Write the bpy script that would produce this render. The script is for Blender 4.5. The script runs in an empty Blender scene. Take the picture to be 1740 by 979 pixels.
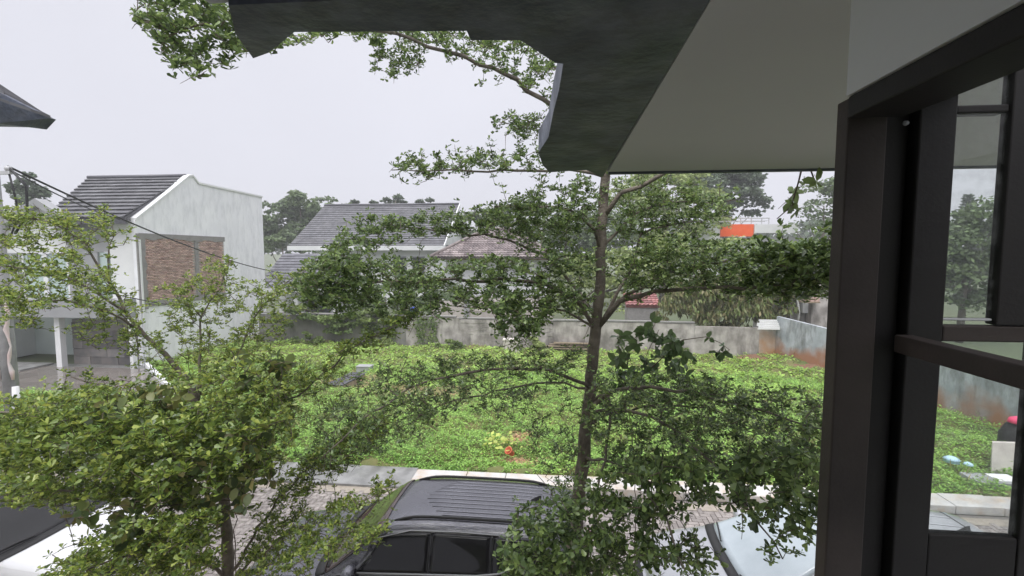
import bpy, math, random
import numpy as np
from mathutils import Vector, Matrix
random.seed(7); RNG = np.random.default_rng(7)
sc = bpy.context.scene
R = math.radians
# ------------------------------------------------------------------ camera, world, sun
H = 5.2
PITCH, YAW, FOC = 4.25, 5.71, 800.0
cam_d = bpy.data.cameras.new("camera"); cam = bpy.data.objects.new("camera", cam_d); sc.collection.objects.link(cam)
cam.location = (0, 0, H); cam.rotation_euler = (R(90 - PITCH), 0, R(YAW))
cam_d.sensor_width = 36; cam_d.lens = FOC / 1740 * 36; cam_d.clip_start = 0.02; cam_d.clip_end = 3000
sc.camera = cam
w = bpy.data.worlds.new("World"); sc.world = w; w.use_nodes = True
nt = w.node_tree; nt.nodes.clear()
SUN_EL, SUN_ROT = R(62), R(200)
sky = nt.nodes.new('ShaderNodeTexSky'); sky.sky_type = 'NISHITA'; sky.sun_disc = False
sky.sun_elevation = SUN_EL; sky.sun_rotation = SUN_ROT; sky.air_density = 1.0; sky.dust_density = 4.0
geo = nt.nodes.new('ShaderNodeTexCoord')
sep = nt.nodes.new('ShaderNodeSeparateXYZ')
ramp = nt.nodes.new('ShaderNodeValToRGB')      # overcast luminance: even near the horizon, brighter towards the zenith
ramp.color_ramp.elements[0].position = 0.0; ramp.color_ramp.elements[0].color = (5.2, 5.2, 5.75, 1)
ramp.color_ramp.elements[1].position = 1.0; ramp.color_ramp.elements[1].color = (17.0, 17.0, 18.0, 1)
e = ramp.color_ramp.elements.new(0.45); e.color = (5.65, 5.65, 6.15, 1)
noi = nt.nodes.new('ShaderNodeTexNoise'); noi.inputs['Scale'].default_value = 1.3; noi.inputs['Detail'].default_value = 3
cm = nt.nodes.new('ShaderNodeMapRange'); cm.inputs[1].default_value = 0.3; cm.inputs[2].default_value = 0.7; cm.inputs[3].default_value = 0.94; cm.inputs[4].default_value = 1.06
mul = nt.nodes.new('ShaderNodeVectorMath'); mul.operation = 'SCALE'
mix = nt.nodes.new('ShaderNodeMix'); mix.data_type = 'RGBA'; mix.inputs['Factor'].default_value = 0.93
bg = nt.nodes.new('ShaderNodeBackground'); bg.inputs['Strength'].default_value = 0.1
out = nt.nodes.new('ShaderNodeOutputWorld')
lk = nt.links.new
lk(geo.outputs['Generated'], sep.inputs[0]); lk(sep.outputs['Z'], ramp.inputs[0]); lk(geo.outputs['Generated'], noi.inputs['Vector'])
lk(noi.outputs['Fac'], cm.inputs[0]); lk(ramp.outputs['Color'], mul.inputs[0]); lk(cm.outputs[0], mul.inputs['Scale'])
lk(sky.outputs[0], mix.inputs['A']); lk(mul.outputs[0], mix.inputs['B']); lk(mix.outputs['Result'], bg.inputs['Color']); lk(bg.outputs[0], out.inputs[0])
sd = bpy.data.lights.new("sun", 'SUN'); sd.energy = 1.5; sd.angle = R(40); sd.color = (1, 0.985, 0.96)
so = bpy.data.objects.new("sun", sd); sc.collection.objects.link(so)
so.rotation_euler = (R(90) - SUN_EL, 0, R(180) - SUN_ROT)
sc.view_settings.view_transform = 'Standard'; sc.view_settings.look = 'None'; sc.view_settings.exposure = 0.62; sc.view_settings.gamma = 1
sc.cycles.max_bounces = 8; sc.cycles.transparent_max_bounces = 16; sc.cycles.transmission_bounces = 6
sc.cycles.volume_bounces = 0; sc.cycles.use_denoising = True

# ------------------------------------------------------------------ photograph -> place (used to find where things stand)
_M = cam.rotation_euler.to_matrix()
def ray(px, py): return _M @ Vector(((px - 870) / FOC, -(py - 489.5) / FOC, -1))
def V(px, py, Y): r = ray(px, py); t = Y / r.y; return Vector((r.x * t, Y, H + r.z * t))
def G(px, py, z=0.0): r = ray(px, py); t = (z - H) / r.z; return Vector((r.x * t, r.y * t, z))
_Mi = _M.transposed()
def proj(p):
    q = _Mi @ (Vector(p) - Vector((0, 0, H)))
    return (870 + FOC * q.x / -q.z, 489.5 - FOC * q.y / -q.z, -q.z) if q.z < -0.01 else (-9999, -9999, -1)

# ------------------------------------------------------------------ materials
MATS = {}
def material(name, c1, c2=None, scale=3.0, rough=0.7, bump=0.0, bscale=40.0, metal=0.0, spec=0.5, stain=None, sscale=0.6, samt=0.5,
             streak=False, island=0.0, trans=0.0, coat=0.0, detail=6.0, droughts=None, hue=None, rvar=0.0, foot=None):
    m = bpy.data.materials.new(name); m.use_nodes = True; MATS[name] = m
    n = m.node_tree.nodes; L = m.node_tree.links.new; b = n['Principled BSDF']
    tc = n.new('ShaderNodeTexCoord'); g = n.new('ShaderNodeNewGeometry')
    pos = g.outputs['Position']
    nz = n.new('ShaderNodeTexNoise'); nz.inputs['Scale'].default_value = scale; nz.inputs['Detail'].default_value = detail
    L(pos, nz.inputs['Vector'])
    r = n.new('ShaderNodeValToRGB'); r.color_ramp.elements[0].position = 0.32; r.color_ramp.elements[1].position = 0.68
    r.color_ramp.elements[0].color = (*c1, 1); r.color_ramp.elements[1].color = (*(c2 or c1), 1)
    L(nz.outputs['Fac'], r.inputs[0]); col = r.outputs['Color']
    if stain:
        mp = n.new('ShaderNodeMapping'); L(pos, mp.inputs['Vector'])
        mp.inputs['Scale'].default_value = (1.7, 1.7, 0.55) if streak else (1, 1, 1)
        n2 = n.new('ShaderNodeTexNoise'); n2.inputs['Scale'].default_value = sscale; n2.inputs['Detail'].default_value = 8; n2.inputs['Roughness'].default_value = 0.65
        L(mp.outputs[0], n2.inputs['Vector'])
        mr = n.new('ShaderNodeMapRange'); mr.inputs[1].default_value = 0.45; mr.inputs[2].default_value = 0.68; mr.inputs[4].default_value = samt
        L(n2.outputs['Fac'], mr.inputs[0])
        mx = n.new('ShaderNodeMix'); mx.data_type = 'RGBA'; L(mr.outputs[0], mx.inputs['Factor']); L(col, mx.inputs['A']); mx.inputs['B'].default_value = (*stain, 1)
        col = mx.outputs['Result']
    if foot:
        sp = n.new('ShaderNodeSeparateXYZ'); L(pos, sp.inputs[0]); n3 = n.new('ShaderNodeTexNoise'); n3.inputs['Scale'].default_value = .55; n3.inputs['Detail'].default_value = 7; L(pos, n3.inputs['Vector'])
        ma = n.new('ShaderNodeMath'); ma.operation = 'MULTIPLY_ADD'; L(n3.outputs['Fac'], ma.inputs[0]); ma.inputs[1].default_value = -4.2; L(sp.outputs['Z'], ma.inputs[2])
        mr = n.new('ShaderNodeMapRange'); L(ma.outputs[0], mr.inputs[0]); mr.inputs[1].default_value = foot[1] + .35; mr.inputs[2].default_value = foot[1] - .35
        mx = n.new('ShaderNodeMix'); mx.data_type = 'RGBA'; L(mr.outputs[0], mx.inputs['Factor']); L(col, mx.inputs['A']); mx.inputs['B'].default_value = (*foot[0], 1); col = mx.outputs['Result']
    if island or hue:
        oi = n.new('ShaderNodeObjectInfo')
        ad = n.new('ShaderNodeMath'); ad.operation = 'ADD'; L(g.outputs['Random Per Island'], ad.inputs[0]); L(oi.outputs['Random'], ad.inputs[1])
        fr = n.new('ShaderNodeMath'); fr.operation = 'FRACT'; L(ad.outputs[0], fr.inputs[0])
        if hue:
            rr = n.new('ShaderNodeValToRGB'); rr.color_ramp.interpolation = 'LINEAR'
            els = rr.color_ramp.elements; els[0].color = (*hue[0], 1); els[1].color = (*hue[-1], 1)
            for i, h in enumerate(hue[1:-1]):
                ee = els.new((i + 1) / (len(hue) - 1)); ee.color = (*h, 1)
            L(fr.outputs[0], rr.inputs[0])
            mx = n.new('ShaderNodeMix'); mx.data_type = 'RGBA'; mx.inputs['Factor'].default_value = (.5 if name == 'weed' else .75); L(col, mx.inputs['A']); L(rr.outputs['Color'], mx.inputs['B'])
            col = mx.outputs['Result']
        if island:
            mr = n.new('ShaderNodeMapRange'); L(fr.outputs[0], mr.inputs[0]); mr.inputs[3].default_value = 1 - island; mr.inputs[4].default_value = 1 + island
            hs = n.new('ShaderNodeHueSaturation'); L(mr.outputs[0], hs.inputs['Value']); L(col, hs.inputs['Color']); col = hs.outputs['Color']
    L(col, b.inputs['Base Color'])
    b.inputs['Roughness'].default_value = rough; b.inputs['Metallic'].default_value = metal; b.inputs['Specular IOR Level'].default_value = spec
    if rvar:
        mr = n.new('ShaderNodeMapRange'); nr = n.new('ShaderNodeTexNoise'); nr.inputs['Scale'].default_value = scale * 0.6; L(pos, nr.inputs['Vector'])
        L(nr.outputs['Fac'], mr.inputs[0]); mr.inputs[1].default_value = 0.35; mr.inputs[2].default_value = 0.65
        mr.inputs[3].default_value = max(0.02, rough - rvar); mr.inputs[4].default_value = rough + rvar; L(mr.outputs[0], b.inputs['Roughness'])
    if coat: b.inputs['Coat Weight'].default_value = coat; b.inputs['Coat Roughness'].default_value = 0.03
    if bump:
        nb = n.new('ShaderNodeTexNoise'); nb.inputs['Scale'].default_value = bscale; nb.inputs['Detail'].default_value = 5; L(pos, nb.inputs['Vector'])
        bp = n.new('ShaderNodeBump'); bp.inputs['Strength'].default_value = bump; bp.inputs['Distance'].default_value = 0.02
        L(nb.outputs['Fac'], bp.inputs['Height']); L(bp.outputs[0], b.inputs['Normal'])
    if trans:
        t = n.new('ShaderNodeBsdfTranslucent'); hs = n.new('ShaderNodeHueSaturation'); hs.inputs['Value'].default_value = 1.5; hs.inputs['Hue'].default_value = 0.48
        L(col, hs.inputs['Color']); L(hs.outputs[0], t.inputs['Color'])
        ms = n.new('ShaderNodeMixShader'); ms.inputs[0].default_value = trans
        L(b.outputs[0], ms.inputs[1]); L(t.outputs[0], ms.inputs[2]); L(ms.outputs[0], n['Material Output'].inputs[0])
    return m
M = material
M('leaf_ketapang', (.075, .115, .045), (.10, .15, .055), 2.0, .27, island=.35, trans=.28, hue=[(.075, .125, .05), (.12, .19, .07), (.17, .25, .085), (.24, .33, .10)])
M('leaf_ketapang_pale', (.13, .18, .05), (.20, .25, .075), 2.0, .27, island=.3, trans=.3, hue=[(.085, .155, .04), (.15, .24, .05), (.23, .32, .065), (.34, .38, .08)])
M('leaf_sprig', (.12, .18, .07), (.20, .27, .10), 2.0, .4, island=.3, trans=.4)
M('leaf_shrub', (.07, .12, .05), (.12, .18, .07), 2.0, .4, island=.3, trans=.3)
M('leaf_broad', (.07, .11, .04), (.11, .16, .05), 2.0, .4, island=.3, trans=.3, hue=[(.055, .09, .035), (.09, .14, .045), (.16, .20, .06), (.20, .15, .06)])
M('leaf_far', (.10, .15, .07), (.15, .205, .09), .4, .6, island=.35, trans=.2)
M('leaf_far_pale', (.20, .27, .08), (.28, .34, .12), .4, .6, island=.35, trans=.25)
M('leaf_far_dark', (.075, .11, .065), (.11, .15, .085), .4, .6, island=.35, trans=.15)
M('leaf_vine', (.10, .16, .045), (.17, .23, .06), 1.0, .5, island=.4, trans=.25)
M('leaf_bamboo', (.20, .17, .08), (.14, .17, .06), 1.2, .6, island=.35, trans=.2, hue=[(.24, .20, .10), (.13, .17, .055), (.33, .28, .15), (.11, .18, .05), (.16, .21, .07)])
M('bark', (.13, .105, .085), (.22, .19, .155), 14, .85, bump=.6, bscale=60, stain=(.07, .065, .055), sscale=5, samt=.7)
M('bark_twig', (.09, .065, .05), (.13, .10, .08), 12, .8)
M('soil', (.14, .095, .055), (.26, .16, .09), 3, .95, bump=.7, bscale=18)
M('lot_soil', (.10, .13, .04), (.19, .17, .07), 1.5, .95, bump=.8, bscale=12)
M('weed', (.15, .31, .06), (.34, .52, .11), .45, .55, island=.35, trans=.3, hue=[(.14, .29, .055), (.21, .40, .08), (.29, .49, .11), (.35, .53, .15)])
M('grass', (.26, .42, .08), (.36, .52, .12), .4, .55, island=.3, trans=.3)
M('dead_leaf', (.35, .20, .10), (.45, .30, .17), 5, .8, island=.3)
M('far_ground', (.09, .12, .06), (.13, .14, .08), .05, .95)
M('paver', (.25, .22, .205), (.34, .305, .285), 5, .27, bump=.4, bscale=90, island=.22, rvar=.12, stain=(.20, .18, .165), sscale=1.0, samt=.5)
M('paver_bed', (.13, .12, .11), (.17, .155, .14), 8, .6)
M('sand', (.27, .235, .19), (.36, .32, .265), 12, .5, bump=.4)
M('concrete_wet', (.17, .17, .168), (.29, .29, .285), 3.5, .4, bump=.4, bscale=60, stain=(.12, .12, .11), sscale=2.0, samt=.7, rvar=.12)
M('kerb_paint', (.48, .47, .46), (.60, .59, .58), 6, .5, bump=.3, stain=(.42, .32, .22), sscale=3.0, samt=.9)
M('porch_tile', (.17, .15, .135), (.23, .205, .185), 1.2, .12, island=.12, stain=(.11, .10, .095), sscale=1.2, samt=.5, spec=.6)
M('plaster_white', (.66, .67, .68), (.74, .745, .75), 1.2, .85, bump=.15, bscale=20)
M('plaster_stained', (.79, .795, .83), (.86, .865, .89), 1.0, .85, bump=.25, bscale=14, stain=(.50, .51, .54), sscale=2.4, samt=.45, streak=True)
M('plaster_mint', (.52, .58, .56), (.58, .64, .62), 1.2, .8)
M('paint_grey', (.28, .285, .295), (.33, .335, .345), 1.0, .7)
M('tile_grey', (.085, .085, .095), (.125, .125, .135), .8, .55, island=.22, stain=(.18, .18, .185), sscale=.9, samt=.4)
M('tile_dark', (.095, .095, .11), (.13, .13, .145), 1.0, .4, island=.25)
M('tile_brown', (.14, .11, .11), (.20, .165, .165), 1.5, .55, island=.3, stain=(.36, .31, .30), sscale=1.2, samt=.7)
M('tile_red', (.22, .08, .08), (.34, .16, .15), 3.0, .6, island=.35)
M('brick', (.40, .265, .225), (.53, .385, .335), 3, .9, island=.28, bump=.3)
M('mortar', (.36, .33, .31), (.44, .41, .39), 3, .95)
M('render_rough', (.22, .215, .21), (.34, .33, .32), 2, .95, bump=.6, bscale=25, stain=(.14, .135, .13), sscale=2, samt=.7)
M('block', (.48, .44, .41), (.56, .52, .49), 2, .9, island=.15, bump=.3)
M('wall_stained', (.24, .22, .205), (.52, .485, .465), 2.0, .9, bump=.35, bscale=12, stain=(.13, .12, .11), sscale=1.0, samt=.92, streak=True)
M('wall_base', (.12, .12, .11), (.19, .185, .17), 1.6, .9, bump=.35, bscale=12, stain=(.30, .29, .275), sscale=1.0, samt=.6, streak=True)
M('wall_blue', (.30, .33, .36), (.50, .53, .57), 1.4, .85, bump=.3, bscale=10, stain=(.14, .145, .14), sscale=1.5, samt=.95, streak=True, foot=((.34, .17, .10), -1.62))
M('wall_rust', (.42, .40, .385), (.54, .52, .50), 1.2, .9, bump=.35, bscale=12, stain=(.17, .165, .155), sscale=1.1, samt=.8, streak=True, foot=((.42, .23, .12), -1.6))
M('rust_dirt', (.24, .13, .08), (.16, .09, .06), 4, .95, bump=.5)
M('stone_clad', (.13, .125, .125), (.20, .19, .185), 2, .6, island=.4, bump=.3, stain=(.24, .20, .17), sscale=2, samt=.5)
M('window_green', (.42, .52, .50), (.50, .60, .58), .5, .08, spec=.8)
M('window_dark', (.05, .055, .06), (.08, .085, .09), .5, .08, spec=.8)
M('soffit', (.48, .51, .56), (.53, .56, .61), 1.0, .8, bump=.05, bscale=120)
M('interior', (.64, .66, .68), (.68, .70, .72), 1.0, .8, bump=.05)
M('gutter', (.045, .055, .085), (.14, .155, .205), 5, .5, bump=.5, bscale=26, stain=(.05, .055, .065), sscale=9, samt=.7, rvar=.1)
M('frame_brown', (.042, .034, .031), (.078, .062, .055), 4, .6, spec=.3, bump=.06, bscale=160)
M('frame_black', (.018, .016, .016), (.024, .022, .021), 6, .6, spec=.3, bump=.05, bscale=160)
M('car_black', (.018, .018, .021), (.024, .024, .027), 2, .22, coat=1.0, bump=.0)
M('car_black_wet', (.125, .125, .145), (.15, .15, .17), 2, .24, metal=.9, coat=.8, bump=.6, bscale=55, rvar=.06)
M('car_silver', (.40, .41, .43), (.44, .45, .47), 2, .3, metal=.35, coat=.8, bump=.12, bscale=28)
M('car_white', (.82, .82, .83), (.86, .86, .87), 2, .25, coat=.8, bump=.1, bscale=28)
M('car_glass', (.008, .008, .009), (.012, .012, .013), 2, .04, spec=.3)
M('facade_dark', (.10, .095, .09), (.13, .125, .12), 2, .8)
M('windscreen_glass', (.045, .035, .032), (.085, .05, .045), 1.5, .04, spec=.8)
M('windscreen_shade', (.40, .46, .49), (.46, .52, .55), 4, .12, spec=.6, coat=.5)
M('rubber', (.015, .015, .015), (.022, .022, .022), 8, .6)
M('rim', (.45, .45, .46), None, 8, .3, metal=.9)
M('chrome', (.7, .7, .72), None, 8, .12, metal=1)
M('lamp_clear', (.6, .6, .62), None, 8, .1, spec=.8)
M('lamp_red', (.5, .02, .02), None, 8, .15)
M('pole_concrete', (.22, .22, .22), (.30, .30, .30), 5, .8, bump=.2)
M('cable', (.02, .02, .022), None, 5, .6)
M('plastic_wrap', (.62, .60, .60), (.68, .50, .46), 3, .35)
M('pot_red', (.55, .12, .06), (.62, .16, .08), 5, .6)
M('orange', (.85, .11, .02), (.9, .14, .03), 2, .7)
M('timber', (.22, .17, .12), (.32, .26, .19), 6, .85)
M('timber_dark', (.05, .05, .055), (.09, .09, .10), 6, .35)
M('metal_grey', (.45, .45, .46), (.55, .55, .56), 3, .5)
M('blue_plastic', (.03, .08, .45), (.04, .10, .5), 3, .4)
M('light_blue', (.45, .65, .8), (.5, .7, .85), 3, .5)
M('pink', (.75, .06, .15), (.8, .08, .2), 3, .5)
M('white_thing', (.75, .75, .75), (.8, .8, .8), 3, .6)
gm = bpy.data.materials.new('pane_glass'); gm.use_nodes = True; MATS['pane_glass'] = gm
n = gm.node_tree.nodes; b = n['Principled BSDF']; L = gm.node_tree.links.new
tr = n.new('ShaderNodeBsdfTransparent'); tr.inputs[0].default_value = (.90, .92, .91, 1)
gl = n.new('ShaderNodeBsdfGlossy'); gl.inputs['Roughness'].default_value = .02
fz = n.new('ShaderNodeFresnel'); fz.inputs[0].default_value = 1.35
ms = n.new('ShaderNodeMixShader'); L(fz.outputs[0], ms.inputs[0]); L(tr.outputs[0], ms.inputs[1]); L(gl.outputs[0], ms.inputs[2])
df = n.new('ShaderNodeBsdfDiffuse'); df.inputs[0].default_value = (.5, .5, .5, 1)
nzz = n.new('ShaderNodeTexNoise'); nzz.inputs['Scale'].default_value = 45; gg = n.new('ShaderNodeNewGeometry'); L(gg.outputs['Position'], nzz.inputs['Vector'])
mrr = n.new('ShaderNodeMapRange'); mrr.inputs[1].default_value = .4; mrr.inputs[2].default_value = .8; mrr.inputs[4].default_value = .12; L(nzz.outputs['Fac'], mrr.inputs[0])
m2 = n.new('ShaderNodeMixShader'); L(mrr.outputs[0], m2.inputs[0]); L(ms.outputs[0], m2.inputs[1]); L(df.outputs[0], m2.inputs[2]); L(m2.outputs[0], n['Material Output'].inputs[0])

# ------------------------------------------------------------------ mesh helpers
col = sc.collection
def link_mesh(name, verts, faces, mat, parent=None, smooth=False):
    me = bpy.data.meshes.new(name); me.from_pydata([tuple(v) for v in verts], [], faces); me.update()
    return place(name, me, mat, parent, smooth)
def place(name, me, mat, parent=None, smooth=False):
    if mat and not me.materials: me.materials.append(MATS[mat])
    if smooth: me.polygons.foreach_set('use_smooth', [True] * len(me.polygons))
    o = bpy.data.objects.new(name, me); col.objects.link(o)
    if parent: o.parent = parent; o.matrix_parent_inverse = Matrix.Translation(parent.location).inverted() if parent.rotation_euler.z == 0 else parent.matrix_world.inverted()
    return o
def np_mesh(name, verts, quads, mat, parent=None, smooth=False):
    me = bpy.data.meshes.new(name); k = quads.shape[1]
    me.vertices.add(len(verts)); me.vertices.foreach_set('co', verts.astype(np.float32).ravel())
    me.loops.add(quads.size); me.loops.foreach_set('vertex_index', quads.astype(np.int32).ravel())
    me.polygons.add(len(quads)); me.polygons.foreach_set('loop_start', np.arange(len(quads), dtype=np.int32) * k)
    me.update(calc_edges=True); me.validate()
    return place(name, me, mat, parent, smooth)
def tag(o, label=None, cat=None, group=None, kind=None):
    if label: o['label'] = label
    if cat: o['category'] = cat
    if group: o['group'] = group
    if kind: o['kind'] = kind
    return o
def thing(name, label, cat, loc=(0, 0, 0), group=None):
    o = bpy.data.objects.new(name, None); o.empty_display_size = .2; col.objects.link(o); o.location = loc
    return tag(o, label, cat, group)
class MB:
    def __init__(s): s.v = []; s.f = []
    def add(s, vs, fs): k = len(s.v); s.v += [tuple(v) for v in vs]; s.f += [tuple(i + k for i in f) for f in fs]; return s
    def box(s, x0, x1, y0, y1, z0, z1): return s.hexa([(x0, y0, z0), (x1, y0, z0), (x1, y1, z0), (x0, y1, z0), (x0, y0, z1), (x1, y0, z1), (x1, y1, z1), (x0, y1, z1)])
    def hexa(s, p): return s.add(p, [(3, 2, 1, 0), (4, 5, 6, 7), (0, 1, 5, 4), (1, 2, 6, 5), (2, 3, 7, 6), (3, 0, 4, 7)])
    def prism(s, poly, d):      # poly: 3D points, extruded by d
        n_ = len(poly); d = Vector(d); a = [Vector(p) for p in poly]; bb = [p + d for p in a]
        return s.add(a + bb, [tuple(range(n_))[::-1], tuple(range(n_, 2 * n_))] + [(i, (i + 1) % n_, (i + 1) % n_ + n_, i + n_) for i in range(n_)])
    def wallseg(s, a, b, z0, z1, t, z0b=None, z1b=None):
        a = Vector((a[0], a[1], 0)); b = Vector((b[0], b[1], 0)); d = (b - a).normalized(); nn = Vector((-d.y, d.x, 0)) * t
        za, zb = z0, z0 if z0b is None else z0b; ta, tb = z1, z1 if z1b is None else z1b
        return s.hexa([(a.x, a.y, za), (b.x, b.y, zb), (b.x + nn.x, b.y + nn.y, zb), (a.x + nn.x, a.y + nn.y, za), (a.x, a.y, ta), (b.x, b.y, tb), (b.x + nn.x, b.y + nn.y, tb), (a.x + nn.x, a.y + nn.y, ta)])
    def tube(s, pts, rad, n_=6):
        pts = [Vector(p) for p in pts]; k = len(pts)
        if not hasattr(rad, '__len__'): rad = [rad] * k
        k0 = len(s.v); up = Vector((0, 0, 1)); prev = None
        for i, p in enumerate(pts):
            t = (pts[min(i + 1, k - 1)] - pts[max(i - 1, 0)]);
            t = t.normalized() if t.length > 1e-6 else Vector((0, 0, 1))
            if prev is None: u = t.orthogonal().normalized()
            else:
                u = prev - t * prev.dot(t); u = u.normalized() if u.length > 1e-6 else t.orthogonal().normalized()
            prev = u; q = t.cross(u)
            for j in range(n_):
                a = 2 * math.pi * j / n_; s.v.append(tuple(p + (u * math.cos(a) + q * math.sin(a)) * rad[i]))
        for i in range(k - 1):
            for j in range(n_):
                a = k0 + i * n_ + j; b_ = k0 + i * n_ + (j + 1) % n_; s.f.append((a, b_, b_ + n_, a + n_))
        s.f.append(tuple(k0 + j for j in range(n_))[::-1]); s.f.append(tuple(k0 + (k - 1) * n_ + j for j in range(n_)))
        return s
    def lathe(s, prof, c, n_=14, axis='z'):
        k0 = len(s.v)
        for r_, h_ in prof:
            for j in range(n_):
                a = 2 * math.pi * j / n_; x, y = r_ * math.cos(a), r_ * math.sin(a)
                s.v.append((c[0] + x, c[1] + y, c[2] + h_) if axis == 'z' else (c[0] + x, c[1] + h_, c[2] + y))
        for i in range(len(prof) - 1):
            for j in range(n_):
                a = k0 + i * n_ + j; b_ = k0 + i * n_ + (j + 1) % n_; s.f.append((a, b_, b_ + n_, a + n_))
        s.f.append(tuple(k0 + j for j in range(n_))[::-1]); s.f.append(tuple(k0 + (len(prof) - 1) * n_ + j for j in range(n_)))
        return s
    def build(s, name, mat, parent=None, smooth=False): return link_mesh(name, s.v, s.f, mat, parent, smooth)
def bevel(o, w_=.01, seg=2):
    m = o.modifiers.new('bevel', 'BEVEL'); m.width = w_; m.segments = seg; m.limit_method = 'ANGLE'; return o

# ------------------------------------------------------------------ own house: soffit, box gutter, room and window frame round the camera
z0 = H
own = thing('house', 'near house seen from inside: grey soffit, dark roof gutter and dark brown window frame', 'house', (0.6, 0, 0))
zs = z0 + .60
MB().box(.352, 4.2, 1.10, 3.60, zs, zs + .10).build('soffit', 'soffit', own)
MB().hexa([(.352, 1.0, zs - .004), (.43, 1.0, zs - .004), (.385, 3.55, zs - .004), (.356, 3.55, zs - .004), (.352, 1.0, zs + .02), (.43, 1.0, zs + .02), (.385, 3.55, zs + .02), (.356, 3.55, zs + .02)]).build('soffit_batten', 'soffit', own)
MB().box(.36, 4.2, 3.603, 3.64, zs - .015, zs + .14).build('fascia_board', 'gutter', own)
MB().box(-.86, .60, .42, 1.128, zs + .012, zs + .11).build('soffit', 'soffit', own)
# box gutter, seen from below: long run into the distance, short run along the front, stepped where they meet
def polyslab(name, pts, z, th, mat, par):
    return MB().prism([(x, y, z) for x, y in pts], (0, 0, th)).build(name, mat, par)
gp = [(-.83, 1.131), (-.935, 1.44), (-.80, 1.33), (-.74, 1.262), (-.23, 1.258), (-.228, 1.31), (-.105, 1.315), (-.02, 1.46), (.0, 1.475)]
gp = [(p.x, p.y) for p in [G(388, 6, zs), G(400, 55, zs), G(430, 97, zs), G(455, 88, zs), G(500, 52, zs), G(640, 51, zs), G(793, 50, zs), G(800, 66, zs), G(884, 66, zs), G(912, 84, zs), G(944, 105, zs),
                           G(957, 106, zs), G(950, 150, zs), G(940, 190, zs), G(932, 232, zs), G(915, 258, zs), G(922, 280, zs), G(934, 292, zs), G(996, 288, zs), G(1008, 293, zs), G(1024, 300, zs)]]
gp += [(.351, 1.131)]
g_ = polyslab('gutter', gp, zs - .004, .13, 'gutter', own)
g_['label'] = 'weathered dark grey gutter underside'
MB().box(-.86, .60, .30, .419, zs + .12, zs + .6).build('wall', 'interior', own)
# room shell
rm = MB(); rm.box(-2.3, .6, -3.2, .42, zs + .6, zs + .7); rm.box(-2.3, .6, -3.3, -3.203, z0 - 1.6, zs + .597); rm.box(-2.4, -2.303, -3.2, .42, z0 - 1.6, zs + .597)
rm.box(-2.3, .6, -3.2, .297, z0 - 1.7, z0 - 1.603); rm.box(-2.3, .6, .30, .419, z0 - 1.6, z0 - .95); rm.box(-2.3, -1.3, .30, .419, z0 - .947, zs + .597); rm.build('room_shell', 'interior', own)
ww = MB(); ww.box(.553, .76, -3.2, 1.0, z0 + .304, zs + .7); ww.box(.603, .80, -3.2, .30, z0 - 1.6, z0 + .300); ww.box(.603, 1.5, .303, 1.0, z0 - 1.6, z0 - .95); ww.box(1.3, 1.5, .303, 1.0, z0 - .947, z0 + .300); ww.build('side_wall', 'interior', own)
MB().box(-.3, 4.2, .6, .98, 0, z0 - 1.603).build('wall', 'facade_dark', own)
fr = thing('window_frame', 'dark brown window frame with two panes on the right', 'window', (.7, 1.0, z0 - .95))
# window: post facing the camera, header and transom running towards the viewer, sash beyond
def fb(nm, mt, *a): return bevel(MB().box(a[0], a[1], a[2], a[3], z0 + a[4], z0 + a[5]).build(nm, mt, fr), .003)
fb('post', 'frame_brown', .560, .633, 1.003, 1.043, -.95, .302)
fb('post_rebate', 'frame_black', .634, .690, 1.03, 1.09, -.95, .302)
fb('header', 'frame_black', .557, .66, .30, 1.001, .262, .3025)
fb('transom', 'frame_brown', .665, .700, .30, 1.0, -.197, -.162)
fb('stile', 'frame_black', .691, .757, 1.003, 1.06, -.90, .46)
fb('stile', 'frame_black', .852, 1.29, 1.003, 1.03, -.1415, .46)
fb('stile', 'frame_black', .925, 1.29, 1.003, 1.03, -.90, -.1765)
fb('bottom_rail', 'frame_black', .7585, .9235, 1.005, 1.028, -.90, -.575)
fb('mid_rail', 'frame_brown', .7585, 1.29, 1.005, 1.028, -.175, -.143)
fb('glazing_bead', 'metal_grey', .7585, .8505, 1.010, 1.025, -.134, -.129)
fb('top_rail', 'frame_black', .7585, .8505, 1.005, 1.058, .355, .46)
fb('glazing_bead', 'frame_black', .7585, .8505, 1.008, 1.04, .268, .283)
MB().box(.750, .945, 1.012, 1.016, z0 - .59, z0 - .165).build('pane', 'pane_glass', fr)
MB().box(.750, .872, 1.012, 1.016, z0 - .152, z0 + .37).build('pane', 'pane_glass', fr)
MB().lathe([(.001, -.006), (.004, -.005), (.005, 0)], (.664, 1.0025, z0 + .250), 10, 'y').build('screw', 'paint_grey', fr, True)

# neighbour's roof corner at the far left
nb = thing('house', 'dark tiled eave corner of the neighbouring house at the left edge', 'house', (-6.5, 5.5, 0))
Yn = 5.0
a, b_, c_, d_ = V(84, 206, Yn), V(-300, 235, Yn - 1.2), V(-330, -40, Yn + .6), V(-60, 108, Yn + 1.6)
tipu, tipd, inn = V(86, 203, Yn), V(70, 217, Yn), V(-260, 195, Yn - .8)
MB().prism([V(86, 201, Yn), V(70, 218, Yn + .02), V(0, 209, Yn - .35), V(-150, 190, Yn - .9), V(-150, 120, Yn - .9), V(0, 158, Yn - .35)], (0, .06, 0)).build('fascia', 'gutter', nb)
MB().prism([V(70, 217, Yn + .09), V(0, 209, Yn - .28), V(-150, 190, Yn - .82), V(-400, 200, Yn + 1), V(-150, 212, Yn + 3)], (0, 0, .03)).build('soffit', 'gutter', nb)
MB().box(-14, -7.6, 2.0, 5.4, 0, 6.3).build('wall', 'plaster_white', nb)
P0, P1 = V(86, 201, Yn), V(-150, 120, Yn - .9)
Q0, Q1 = V(70, 193, Yn + .6), V(-150, 40, Yn + .4)
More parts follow.
